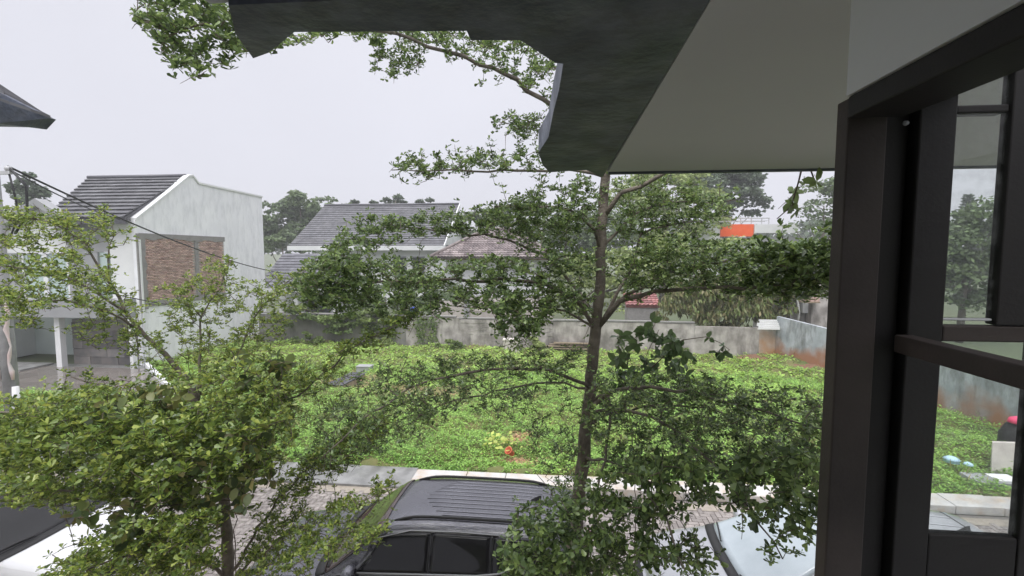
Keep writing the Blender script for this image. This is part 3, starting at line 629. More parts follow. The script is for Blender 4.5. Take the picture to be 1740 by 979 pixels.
# ------------------------------------------------------------------ pyramid roofed house
ph = thing('house', 'house with brown wavy-tiled hipped roof behind the middle of the wall', 'house', (-4, 34, 0))
Y1, Y2 = 31.0, 37.5
bl_, br_ = V(732, 437, Y1), V(950, 433, Y1); br_.z = bl_.z
tl_, tr_ = V(826, 391, 34.2), V(868, 391, 34.2); tr_.z = tl_.z
tile_roof(ph, 'tile_brown', bl_, br_, tl_, tr_, 15, .22, .05, True)
bb = Vector((br_.x, Y2, br_.z)); ba = Vector((bl_.x, Y2, bl_.z))
tile_roof(ph, 'tile_brown', br_, bb, tr_, tr_, 15, .22, .05, True); tile_roof(ph, 'tile_brown', ba, bl_, tl_, tl_, 15, .22, .05, True)
MB().tube([bl_ + Vector((0, 0, .06)), tl_ + Vector((0, 0, .1)), tr_ + Vector((0, 0, .1)), br_ + Vector((0, 0, .06))], .11, 8).build('ridge_cap', 'tile_brown', ph, True)
MB().lathe([(.1, 0), (.14, .15), (.05, .3), (.12, .4), (.02, .6)], tl_ + Vector((-.6, 0, -.1)), 8).build('finial', 'plaster_white', ph, True)
MB().box(bl_.x + .2, br_.x - .2, Y1 + .3, Y1 + .4, bl_.z - .2, bl_.z - .02).build('fascia', 'timber', ph)
MB().box(bl_.x + .8, br_.x - .8, Y1 + 1, Y1 + 1.2, 0, bl_.z - .1).build('front_wall', 'plaster_white', ph)
MB().box(br_.x - 1.0, br_.x - .8, Y1 + 1.2, Y2 - 1, 0, bl_.z - .1).build('side_wall', 'plaster_white', ph)
# cream block outbuilding just behind wall
ob = thing('outbuilding', 'cream blockwork outbuilding rising just behind the wall', 'outbuilding', (-4, 27.5, 0))
YO = 29.3
fz(733, 788, 512, 600, YO, .15, 'wall', 'block', ob); fz(789, 797, 508, 600, YO - .05, .25, 'post', 'paint_grey', ob)
a = V(798, 600, YO + .05); c = V(930, 505, YO + .05)
MB().box(a.x, c.x, YO + .05, YO + .2, 0, c.z).build('wall', 'mortar', ob)
bx = a.x; bwid = .4; r = 0; z = 1.5
while z < c.z - .2:
    x = a.x + (0 if r % 2 else -.2)
    while x < c.x - .1:
        x0_, x1_ = max(x, a.x), min(x + bwid, c.x)
        MB().box(x0_ + .012, x1_ - .012, YO + .02 - random.random() * .012, YO + .048, z + .012, z + .2 - .012).build('block', 'block', ob); x += bwid
    z += .2; r += 1
fz(931, 940, 500, 600, YO - .02, .25, 'post', 'block', ob)
rr_ = thing('shed', 'red-tiled shed roof glimpsed behind the tree trunk', 'shed', (4, 28, 0))
a, b_ = V(1064, 519, 27), V(1122, 519, 27); c, d = V(1064, 498, 28.4), V(1125, 498, 28.4); b_.z = a.z; d.z = c.z; c.x = a.x; d.x = b_.x
tile_roof(rr_, 'tile_red', a, b_, c, d, 6, .22, .05, True); MB().box(a.x + .1, b_.x - .1, 27.1, 28.2, 0, a.z - .02).build('wall', 'render_rough', rr_)

# ------------------------------------------------------------------ orange/white building far right, grey building right
og = thing('building', 'far flat-roofed building with an orange panel and a pale parapet', 'building', (20, 52, 0))
YG = 52.0
fz(1180, 1224, 381, 470, YG + .1, .3, 'wall', 'plaster_white', og); fz(1224, 1281, 381, 402, YG, .3, 'orange_panel', 'orange', og)
fz(1282, 1357, 381, 396, YG, .3, 'parapet', 'plaster_white', og); fz(1224, 1357, 403, 480, YG + .3, 4, 'wall', 'paint_grey', og)
for i, px in enumerate((1222, 1240, 1258, 1276, 1294, 1306)):
    fz(px, px + 1.5, 370, 381, YG + .4, .08, 'post', 'metal_grey', og)
fz(1218, 1308, 370, 372, YG + .35, .2, 'beam', 'metal_grey', og); fz(1222, 1306, 375, 376.2, YG + .45, .1, 'rail', 'metal_grey', og); fz(1218, 1300, 376, 377.5, YG + 3.4, .2, 'beam', 'metal_grey', og)
rg = thing('building', 'grey rendered building with pipes above the right wall', 'building', (13, 26, 0))
YQ = 24.6
a = V(1360, 545, YQ); MB().box(V(1380, 500, YQ).x, V(1450, 500, YQ).x, YQ, YQ + 5, 0, V(1400, 432, YQ).z).build('wall', 'wall_stained', rg)
MB().box(V(1352, 500, YQ).x, V(1379, 500, YQ).x, YQ + .5, YQ + 5, 0, V(1400, 470, YQ).z).build('wall', 'render_rough', rg)
fz(1340, 1430, 425, 431, YQ - .4, 5.5, 'roof_slab', 'white_thing', rg)
MB().tube([V(1357, 470, YQ + .3), V(1354, 500, YQ + .3), V(1358, 530, YQ + .3), V(1356, 548, YQ + .3)], .05, 8).build('pipe', 'white_thing', rg, True)
fz(1364, 1374, 513, 532, YQ + .2, .25, 'meter_box', 'metal_grey', rg); fz(1366, 1394, 513, 515, YQ - .5, .5, 'shelf', 'timber', rg)
for i, px in enumerate((1369, 1377, 1386)): fz(px, px + 7, 504 + i, 512.6, YQ - .4, .3, 'brick', 'brick', rg)
cs = thing('slatted_sheet', 'pale slatted sheet leaning on the wall under the bamboo', 'slats', (9.8, 24.3, 1.5))
for i in range(6):
    y0 = 543.5 + i * 2.9; a, c = V(1290 + random.uniform(-2, 2) - i * .6, y0 + 1.9, 24.1 - i * .05), V(1325 + random.uniform(-1, 2), y0, 24.1 - i * .05)
    MB().box(a.x, c.x, a.y, a.y + .03, a.z, c.z).build('slat', 'white_thing', cs)

# ------------------------------------------------------------------ things on the lot
md = thing('pallet', 'dark wet board platform lying on the grass left of the lot', 'pallet', G(588, 650)[:])
p = [G(552, 655, .32), G(582, 657, .32), G(622, 636, .32), G(598, 634, .32)]
for i in range(4):
    q0, q1 = i / 4 + .01, (i + 1) / 4 - .01
    aa = [p[0].lerp(p[1], q0), p[0].lerp(p[1], q1), p[3].lerp(p[2], q1), p[3].lerp(p[2], q0)]
    MB().prism(aa, (0, 0, .05)).build('board', 'timber_dark', md)
MB().prism([p[0] + Vector((.03, .03, -.2)), p[1] + Vector((0, .03, -.2)), p[2] + Vector((0, -.05, -.2)), p[3] + Vector((0, -.05, -.2))], (0, 0, .195)).build('base', 'timber', md)
p = thing('box', 'small pale grey box beyond the dark board platform', 'box', G(615, 637)[:]); a = G(617, 640); bevel(MB().box(a.x - .3, a.x + .3, a.y, a.y + .4, .1, .40).build('shell', 'paint_grey', p)); MB().box(a.x - .32, a.x + .32, a.y - .02, a.y + .42, .401, .43).build('lid', 'paint_grey', p)
p = thing('concrete_post', 'short square concrete post in front of the boundary wall', 'post', G(869, 600)[:]); a = G(869, 603)
bevel(MB().box(a.x - .42, a.x + .42, a.y, a.y + .4, -.05, .72).build('shaft', 'block', p), .03); bevel(MB().box(a.x - .46, a.x + .46, a.y - .04, a.y + .44, .722, .8).build('cap', 'block', p), .02)
tp = thing('timber_pile', 'weathered planks stacked on the grass beside the trunk', 'planks', G(970, 595)[:])
a = G(970, 598)
for i in range(6):
    x, y, z, rr2 = a.x + random.uniform(-.3, .3), a.y + random.uniform(-.3, .3), .18 + .06 * i, random.uniform(-.12, .12)
    o = MB().box(-1.1, 1.1, -.08, .08, 0, .05).build('plank', 'timber', None); o.location = (x, y, z); o.rotation_euler = (0, 0, rr2); o.parent = tp; o.matrix_parent_inverse = Matrix.Translation(tp.location).inverted()
wb = thing('box', 'small white box standing at the end of the plank pile', 'box', G(1000, 592)[:]); a = G(1000, 594)
bevel(MB().box(a.x - .13, a.x + .13, a.y, a.y + .25, .15, .62).build('shell', 'white_thing', wb)); MB().box(a.x - .14, a.x + .14, a.y - .01, a.y + .26, .621, .65).build('lid', 'white_thing', wb)
pt = thing('plant_pot', 'tipped-over terracotta-red plant pot near the kerb', 'pot', G(871, 786)[:]); a = G(871, 788)
o = MB().lathe([(.07, 0), (.1, .2), (.115, .2), (.12, .25), (.1, .25), (.08, .05)], (0, 0, 0), 16).build('shell', 'pot_red', None, True); o.parent = pt; o.rotation_euler = (R(35), R(-35), 0); o.location = (0, 0, .22); o.scale = (.85, .85, .85)
bk = thing('bucket', 'blue plastic bucket on top of the boundary wall', 'bucket', (*on_wall(tw_(702)), 1.7)); a = Vector((*on_wall(tw_(702)), 0)) + Vector((0, .08, 0))
MB().lathe([(.16, 0), (.2, .38), (.215, .38), (.215, .42), (.18, .42), (.15, .05)], (a.x, a.y, 1.765), 14).build('shell', 'blue_plastic', bk, True); MB().tube([(a.x - .2, a.y, 2.1), (a.x, a.y - .12, 2.02), (a.x + .2, a.y, 2.1)], .01, 5).build('handle', 'metal_grey', bk)
# by the kerb behind the pane
jb = thing('junk_board', 'patterned board propped beside the lot seen through the lower pane', 'board', G(1716, 815)[:])
a = G(1712, 812); MB().hexa([(a.x - .35, a.y, .1), (a.x + .35, a.y, .1), (a.x + .42, a.y + .12, .1), (a.x - .28, a.y + .12, .1), (a.x - .2, a.y + .2, .75), (a.x + .45, a.y + .2, .75), (a.x + .5, a.y + .3, .75), (a.x - .13, a.y + .3, .75)]).build('panel', 'block', jb)
jb = thing('crate', 'low dark crate with a white sheet on top by the kerb at right', 'crate', G(1700, 835)[:]); a = G(1700, 838)
bevel(MB().box(a.x - .45, a.x + .55, a.y, a.y + .5, .0, .22).build('shell', 'paint_grey', jb)); MB().box(a.x - .0, a.x + .45, a.y + .05, a.y + .4, .222, .25).build('sheet', 'white_thing', jb)
jb = thing('bag', 'light blue plastic bag lying in the weeds behind the lower pane', 'bag', G(1615, 808)[:]); a = G(1615, 808)
MB().lathe([(.03, 0), (.16, .03), (.14, .08), (.17, .10), (.08, .15), (.02, .16)], (a.x, a.y, .30), 7).build('sack', 'light_blue', jb, True)
MB().lathe([(.03, 0), (.10, .02), (.09, .06), (.03, .09)], (a.x + .3, a.y - .08, .28), 7).build('sack', 'light_blue', jb, True)
jb = thing('cloth_bundle', 'dark bundle with a pink cloth beside the white pillar', 'bundle', G(1722, 790)[:]); a = G(1724, 785)
MB().lathe([(.2, 0), (.34, .2), (.33, .6), (.22, .85), (.05, .95)], (a.x, a.y, .1), 10).build('bundle', 'frame_black', jb, True); MB().lathe([(.05, 0), (.2, .04), (.16, .14), (.03, .2)], (a.x - .05, a.y - .05, .98), 9).build('cloth', 'pink', jb, True)

# power pole and cables
pb = G(27, 762); pp = thing('power_pole', 'grey concrete power pole wrapped with torn plastic at the left edge', 'pole', (pb.x, pb.y, 0))
MB().tube([(pb.x, pb.y, 0), (pb.x, pb.y, 3), (pb.x, pb.y, 8.2)], [.17, .15, .10], 12).build('shaft', 'pole_concrete', pp, True)
m = MB()
for k, (dx, r_) in enumerate(((-.2, .06), (.2, .04))):
    m.tube([(pb.x + dx + .05 * math.sin(i * 1.7 + k), pb.y - .12, 1.9 + i * .22) for i in range(11)], [r_ * (.5 + random.random()) for _ in range(11)], 6)
m.build('plastic_wrap', 'plastic_wrap', pp, True)
MB().tube([(pb.x + .18, pb.y - .05, .9), (pb.x + .2, pb.y - .05, 1.7)], [.10, .07], 6).build('plastic_wrap', 'white_thing', pp, True)
MB().box(pb.x, pb.x + .5, pb.y - .04, pb.y + .04, 7.2, 7.28).build('bracket', 'metal_grey', pp); MB().lathe([(.05, 0), (.08, .06), (.05, .12)], (pb.x + .42, pb.y, 7.281), 8).build('insulator', 'metal_grey', pp, True)
def cable(p, q_, sag, r_, label):
    pts = [Vector(p).lerp(Vector(q_), t / 24) - Vector((0, 0, sag * 4 * (t / 24) * (1 - t / 24))) for t in range(25)]
    tag(MB().tube(pts, r_, 6).build('cable', 'cable', None, True), label, 'cable')
A0 = (pb.x + .42, pb.y, 7.4)
cable(A0, V(505, 467, 31.0), .55, .028, 'thick black cable running from the pole past the brick patch')
cable((pb.x + .4, pb.y, 7.35), V(240, 380, 22), .25, .02, 'thin black cable from the pole to the white house eave')
cable(V(-40, 425, 12), V(300, 520, 16.5), .2, .02, 'thin black cable passing behind the upper left branches')
m = [(pb.x + .42, pb.y, 7.4), (pb.x + .9, pb.y, 6.9), (pb.x + .75, pb.y + .1, 6.2), (pb.x + .35, pb.y + .1, 5.7)]
tag(MB().tube(m, .03, 6).build('cable', 'cable', None, True), 'slack loop of black cable hanging by the pole top', 'cable')
tag(MB().tube([(pb.x + .42, pb.y, 7.3), (pb.x + .55, pb.y, 6.7), (pb.x + .5, pb.y + .1, 6.2), (pb.x + .1, pb.y + .1, 5.4)], .022, 6).build('cable', 'cable', None, True), 'second thinner slack loop of black cable beside the pole', 'cable')

# ------------------------------------------------------------------ cars
def smooth(x, pts):
    """monotone-ish cubic through (x, y) points"""
    xs_ = [p_[0] for p_ in pts]; ys_ = [p_[1] for p_ in pts]
    if x <= xs_[0]: return ys_[0]
    if x >= xs_[-1]: return ys_[-1]
    i = max(k for k in range(len(xs_)) if xs_[k] <= x); h = xs_[i + 1] - xs_[i]; t = (x - xs_[i]) / h
    def sl(k):
        if k == 0: return (ys_[1] - ys_[0]) / (xs_[1] - xs_[0])
        if k == len(xs_) - 1: return (ys_[-1] - ys_[-2]) / (xs_[-1] - xs_[-2])
        a_ = (ys_[k] - ys_[k - 1]) / (xs_[k] - xs_[k - 1]); b2 = (ys_[k + 1] - ys_[k]) / (xs_[k + 1] - xs_[k])
        return 0 if a_ * b2 <= 0 else 2 * a_ * b2 / (a_ + b2)
    m0, m1 = sl(i), sl(i + 1)
    return (2 * t ** 3 - 3 * t ** 2 + 1) * ys_[i] + (t ** 3 - 2 * t ** 2 + t) * h * m0 + (-2 * t ** 3 + 3 * t ** 2) * ys_[i + 1] + (t ** 3 - t ** 2) * h * m1
TK = [0, .12, .28, .44, .50, .72, .78, .89, 1.0]
class Car:
    def __init__(s, L_, top, belt, wid, wtop, crown=.05): s.L = L_; s.top = top; s.belt = belt; s.wid = wid; s.wt = wtop; s.crown = crown
    def S(s, x, t, sgn=1, off=0.0):
        w_ = smooth(x, s.wid); zt = smooth(x, s.top); zb = min(smooth(x, s.belt), zt - .03); wt = min(smooth(x, s.wt), w_ * .97); c = s.crown
        gl = zt - zb; f = min(1, max(0, (gl - .05) / .35))       # 0 = bonnet, 1 = cabin
        we = w_ * (1 - f) * .93 + wt * f
        ys_ = [w_ * .90, w_ * .985, w_, w_ * .985, w_ * .955, we + .02, we - .05, we * .55, 0]
        zs_ = [.26, .42, .75, zb - .04, zb + .0, zt - c - .045 * f - .005, zt - c * .55, zt - c * .15, zt]
        y = smooth(t, list(zip(TK, ys_))); z = smooth(t, list(zip(TK, zs_)))
        return Vector((x, sgn * y, z))
    def P(s, x, t, sgn=1, off=0.0):
        p_ = s.S(x, t, sgn)
        if off:
            e_ = .012; a_ = s.S(min(s.L, x + e_), t, sgn) - s.S(max(0, x - e_), t, sgn); b2 = s.S(x, min(1, t + e_), sgn) - s.S(x, max(0, t - e_), sgn)
            nn = a_.cross(b2)
            if nn.length > 1e-9: nn.normalize()
            c_ = Vector((s.L / 2, 0, .7))
            if nn.dot(p_ - Vector((x, 0, .6))) < 0: nn = -nn
            p_ = p_ + nn * off
        return p_
def patch(car, fx, ft, nu, nv, off, tf, both=False):
    vs = []; fs = []
    for i in range(nu + 1):
        for j in range(nv + 1):
            u_, v_ = i / nu, j / nv; x = fx(u_, v_); t = ft(u_, v_); sg = 1
            if both:
                sg = 1 if t <= 1 else -1; t = t if t <= 1 else 2 - t
            vs.append(tf(car.P(x, t, sg, off)))
    for i in range(nu):
        for j in range(nv):
            a_ = i * (nv + 1) + j; fs.append((a_, a_ + 1, a_ + nv + 2, a_ + nv + 1))
    return vs, fs
def make_car(name, label, car, cx, cy, face, paint, glass_ws, spec, roofmat=None):
    """face -1: nose towards -X, +1: nose towards +X"""
    root = thing(name, label, 'car', (cx, cy, 0))
    def tf(p_): return Vector((cx + (p_.x - car.L / 2) * (-face), cy + p_.y * (1 if face < 0 else -1), p_.z))
    n1 = 70; ts = [i / 18 for i in range(19)]; ring = [(t, 1) for t in ts] + [(t, -1) for t in ts[::-1][1:]]
    vs = []; fs = []; k = len(ring)
    for i in range(n1 + 1):
        x = car.L * (.5 - .5 * math.cos(math.pi * i / n1)) * .35 + car.L * i / n1 * .65
        for (t, s_) in ring: vs.append(tf(car.S(x, t, s_)))
    for i in range(n1):
        for j in range(k - 1): a_ = i * k + j; fs.append((a_, a_ + 1, a_ + k + 1, a_ + k))
        a_ = i * k; fs.append((a_ + k - 1, a_, a_ + k, a_ + 2 * k - 1))
    fs.append(tuple(range(k))); fs.append(tuple(range(n1 * k, n1 * k + k))[::-1])
    link_mesh('body', vs, fs, paint, root, True)
    g = spec
    def add(nm, fx, ft, nu, nv, off, mat, both=False, par=root):
        v_, f_ = patch(car, fx, ft, nu, nv, off, tf, both); o_ = link_mesh(nm, v_, f_, mat, par, True)
        sm = o_.modifiers.new('thick', 'SOLIDIFY'); sm.thickness = .006; sm.offset = 0; return o_
    lerp = lambda a_, b2, t_: a_ + (b2 - a_) * t_
    x0, x1 = g['ws']
    ws = add('windscreen', lambda u, v: lerp(x0, x1, u) + .10 * (abs(v - .5) * 2) ** 2 * (1 - u * .5), lambda u, v: lerp(.735, 1.265, v), 14, 16, .006, glass_ws, True)
    add('cowl', lambda u, v: lerp(x0 - .13, x0 - .005, u) + .10 * (abs(v - .5) * 2) ** 2, lambda u, v: lerp(.73, 1.27, v), 2, 16, .008, 'rubber', True)
    x2, x3 = g['rw']
    add('rear_window', lambda u, v: lerp(x2, x3, u), lambda u, v: lerp(.76, 1.24, v), 6, 10, .006, 'car_glass', True)
    for s_ in (1, -1):
        def sidepatch(nm, xa_, xb_, ta_, tb_, mat, off, slope0=0, slope1=0, par=root):
            vs_ = []; fs_ = []; nu, nv = 10, 8
            for i in range(nu + 1):
                for j in range(nv + 1):
                    u, v = i / nu, j / nv; xx = lerp(xa_ + slope0 * v, xb_ - slope1 * v, u); vs_.append(tf(car.P(xx, lerp(ta_, tb_, v), s_, off)))
            for i in range(nu):
                for j in range(nv): a_ = i * (nv + 1) + j; fs_.append((a_, a_ + 1, a_ + nv + 2, a_ + nv + 1))
            o_ = link_mesh(nm, vs_, fs_, mat, par, True); sm = o_.modifiers.new('thick', 'SOLIDIFY'); sm.thickness = .006; sm.offset = 0; return o_
        if g.get('black'): sidepatch('window_surround', g['sg'][0][0] - .06, g['sg'][-1][1] + .06, .488, .722, 'car_black', .003, g['sg'][0][2], g['sg'][-1][3])
        for (xa_, xb_, s0, s1) in g['sg']: sidepatch('side_window', xa_, xb_, .505, .705, 'car_glass', .006, s0, s1)
        for (xa_, xb_) in g['doors']:
            d_ = sidepatch('door', xa_, xb_, .10, .485, 'car_black' if g.get('black') else paint, .008)
            hp_ = car.P(xb_ - .16, .40, s_, .03); a_ = tf(hp_); b2 = tf(car.P(xb_ - .34, .40, s_, .03)); MB().tube([a_, b2], .014, 6).build('handle', 'chrome' if g.get('chrome') else paint, d_, True)
        for xw in g['wheels']:
            yw = smooth(xw, car.wid) - .12; c_ = tf(Vector((xw, s_ * yw, .36)))
            wh = MB().lathe([(.20, -.11), (.34, -.11), (.36, -.06), (.36, .06), (.34, .11), (.20, .11)], c_, 24, 'y').build('wheel', 'rubber', root, True)
            MB().lathe([(.02, -.125), (.21, -.115), (.21, .115), (.02, .125)], c_, 16, 'y').build('rim', 'rim', wh)
            MB().lathe([(.43, -.1), (.43, .1)], tf(Vector((xw, s_ * (yw + .025), .38))), 24, 'y').build('wheel_arch', 'rubber', root)
        mp = car.P(g['mirror'], .50, s_, .0); c_ = tf(mp + Vector((0, s_ * .13, .06)))
        mo = MB().lathe([(.02, -.12), (.075, -.10), (.10, 0), (.095, .08), (.06, .12), (.01, .13)], (0, 0, 0), 14, 'y').build('mirror', paint, None, True); mo.parent = root
        mo.location = c_ - root.location; mo.scale = (.85, 1, .95)
        MB().tube([tf(mp), c_], .03, 6).build('mirror_arm', 'rubber', mo).matrix_parent_inverse = (Matrix.Translation(c_) @ Matrix.Diagonal((.85, 1, .95, 1))).inverted()
        hl_ = g.get('lamp_t', .40)
        sidepatch('headlight', .02, .34, hl_ - .05, hl_ + .05, 'lamp_clear', .01); sidepatch('tail_light', car.L - .22, car.L - .02, .34, .47, 'lamp_red', .01)
        if g.get('rails'):
            pts = [tf(car.P(lerp(g['rails'][0], g['rails'][1], i / 16), .80, s_, .0) + Vector((0, 0, .028 * min(1, min(i, 16 - i) / 2)))) for i in range(17)]
            MB().tube(pts, [.012] + [.019] * 15 + [.012], 8).build('roof_rail', 'rubber', root, True)
    if g.get('trim'):
        for s_ in (1, -1):
            pts = [tf(car.P(x_, tt, s_, .012)) for x_, tt in g['trim']]; MB().tube(pts, .011, 6).build('belt_trim', 'paint_grey', root, True)
            pts = [tf(car.P(x_, tt, s_, .012)) for x_, tt in g['trim_top']]; MB().tube(pts, .007, 6).build('window_trim', 'paint_grey', root, True)
    for t in g.get('ribs', ()):
        for s_ in (1, -1):
            xa_, xb_ = g['ribx']; k0_ = t[0]; sh = t[1]
            m_ = MB(); pts = [car.P(lerp(xa_ + sh, xb_, i / 20), k0_, s_, 0) for i in range(21)]
            v_ = []; f_ = []
            for i, p_ in enumerate(pts):
                hgt_ = .006 * min(1, min(i, 20 - i) / 2.0)
                for dy, dz in ((-.034, -.001), (-.016, hgt_), (.016, hgt_), (.034, -.001)): v_.append(tf(p_ + Vector((0, dy, dz))))
            for i in range(20):
                for j in range(3): a_ = i * 4 + j; f_.append((a_, a_ + 1, a_ + 5, a_ + 4))
            rb_ = link_mesh('roof_rib', v_, f_, paint, root); MB().tube([tf(p_ + Vector((0, -.030, .0008))) for p_ in pts], .0032, 4).build('seam', 'rubber', rb_)
    if g.get('gap'):
        xg_ = g['gap']; pts = [tf(car.P(xg_, .79 + .42 * i / 12 if .79 + .42 * i / 12 <= 1 else 2 - (.79 + .42 * i / 12), 1 if .79 + .42 * i / 12 <= 1 else -1, .001)) for i in range(13)]
        MB().tube(pts, .006, 5).build('spoiler_gap', 'rubber', root)
    if g.get('fin'):
        xf, yf_ = g['fin']; p_ = car.S(xf, 1) ; z_ = p_.z - .01
        F_ = [(xf - .10, 0, z_), (xf + .07, .035, z_), (xf + .07, -.035, z_), (xf + .02, .03, z_), (xf + .02, -.03, z_), (xf + .075, 0, z_ + .085), (xf + .035, .006, z_ + .075), (xf + .035, -.006, z_ + .075)]
        link_mesh('shark_fin', [tf(Vector((q[0], q[1] + yf_, q[2]))) for q in F_], [(0, 3, 6), (0, 7, 4), (0, 6, 7), (3, 1, 5, 6), (4, 7, 5, 2), (1, 2, 5), (6, 5, 7)], 'rubber', root)
    for yy in (.25, -.32):
        a_ = car.P(x0 + .02, .93 if yy > 0 else .90, 1 if yy > 0 else -1, .03); b2 = car.P(x0 + .12, .77, 1 if yy > 0 else -1, .02)
        MB().tube([tf(a_), tf((a_ + b2) / 2 + Vector((0, 0, .012))), tf(b2)], .011, 5).build('wiper', 'rubber', root)
    MB().tube([tf(Vector((.05, -.5, .62))), tf(Vector((-.02, 0, .62))), tf(Vector((.05, .5, .62)))], .09, 8).build('grille', 'rubber', root, True)
    return root, tf

suv = Car(4.75, [(0, .82), (.12, 1.02), (.35, 1.13), (1.05, 1.22), (1.28, 1.27), (1.7, 1.56), (2.0, 1.78), (2.2, 1.84), (2.7, 1.875), (3.6, 1.87), (4.2, 1.84), (4.45, 1.79), (4.6, 1.35), (4.68, 1.1), (4.75, .8)],
          [(0, .78), (.2, .98), (1.0, 1.13), (1.5, 1.28), (3.2, 1.36), (4.3, 1.42), (4.75, 1.0)],
          [(0, .68), (.15, .80), (.5, .87), (1.2, .89), (3.8, .89), (4.4, .85), (4.75, .74)],
          [(0, .62), (1.2, .78), (1.6, .71), (2.2, .625), (3.6, .62), (4.3, .59), (4.75, .58)], .05)
spec = dict(ws=(1.27, 2.02), rw=(4.44, 4.62), sg=[(1.72, 2.66, .28, .0), (2.665, 3.42, 0, .0), (3.425, 4.28, 0, .28)], doors=[(1.45, 2.6), (2.64, 3.5)], wheels=(.88, 3.75), mirror=1.72, rails=(2.15, 4.1),
            ribs=[(.985, 0), (.955, .05), (.925, .12), (.89, .2), (.855, .3)], ribx=(2.45, 4.0), gap=4.12, fin=(3.92, .02), chrome=True, black=True,
            trim=[(1.6, .498), (2.6, .498), (3.25, .50), (3.5, .515), (3.62, .535), (3.75, .545), (4.3, .55)], trim_top=[(1.95, .71), (2.4, .715), (3.0, .715), (3.5, .71)])
make_car('parked_car', 'black sport utility car with ribbed wet roof and shark fin parked below', suv, -1.835, 6.12, -1, 'car_black_wet', 'windscreen_glass', spec)
mpv = Car(4.7, [(0, .70), (.12, .88), (.4, .98), (1.0, 1.08), (1.2, 1.13), (1.7, 1.40), (2.15, 1.58), (2.5, 1.65), (3.2, 1.66), (4.0, 1.63), (4.35, 1.57), (4.55, 1.25), (4.65, 1.0), (4.7, .8)],
          [(0, .68), (.2, .85), (1.0, 1.0), (1.5, 1.05), (4.3, 1.15), (4.7, .9)],
          [(0, .62), (.15, .76), (.5, .85), (1.2, .89), (3.8, .89), (4.4, .84), (4.7, .72)],
          [(0, .6), (1.2, .76), (1.7, .70), (2.4, .62), (3.6, .61), (4.7, .58)], .05)
spec2 = dict(ws=(1.1, 2.3), rw=(4.4, 4.58), sg=[(1.7, 2.62, .4, .0), (2.67, 3.4, 0, .0), (3.45, 4.2, 0, .2)], doors=[(1.45, 2.6), (2.64, 3.5)], wheels=(.85, 3.65), mirror=1.62,
             ribs=[(.96, 0), (.88, .1)], ribx=(2.7, 4.1), gap=4.12, fin=(4.0, .0))
make_car('parked_car', 'silver-grey car with pale blue windscreen parked behind the foliage at right', mpv, 1.20 + 2.35, 6.36, -1, 'car_silver', 'windscreen_shade', spec2)
sed = Car(4.5, [(0, .70), (.12, .86), (.4, .96), (1.0, 1.05), (1.2, 1.10), (1.7, 1.32), (2.1, 1.47), (2.5, 1.52), (3.2, 1.52), (3.9, 1.47), (4.2, 1.3), (4.4, 1.0), (4.5, .8)],
          [(0, .68), (.2, .83), (1.0, .97), (1.5, 1.0), (4.1, 1.05), (4.5, .85)],
          [(0, .62), (.15, .76), (.5, .84), (1.2, .87), (3.6, .87), (4.2, .82), (4.5, .7)],
          [(0, .6), (1.2, .74), (1.7, .68), (2.4, .60), (3.4, .59), (4.5, .56)], .05)
spec3 = dict(ws=(1.1, 2.1), rw=(4.0, 4.35), sg=[(1.6, 2.5, .35, .0), (2.55, 3.7, 0, .3)], doors=[(1.4, 2.5), (2.54, 3.4)], wheels=(.82, 3.5), mirror=1.55)
make_car('parked_car', 'white car with dark windscreen parked at the lower left corner', sed, -6.45 - 2.25, 6.15, 1, 'car_white', 'car_glass', spec3)

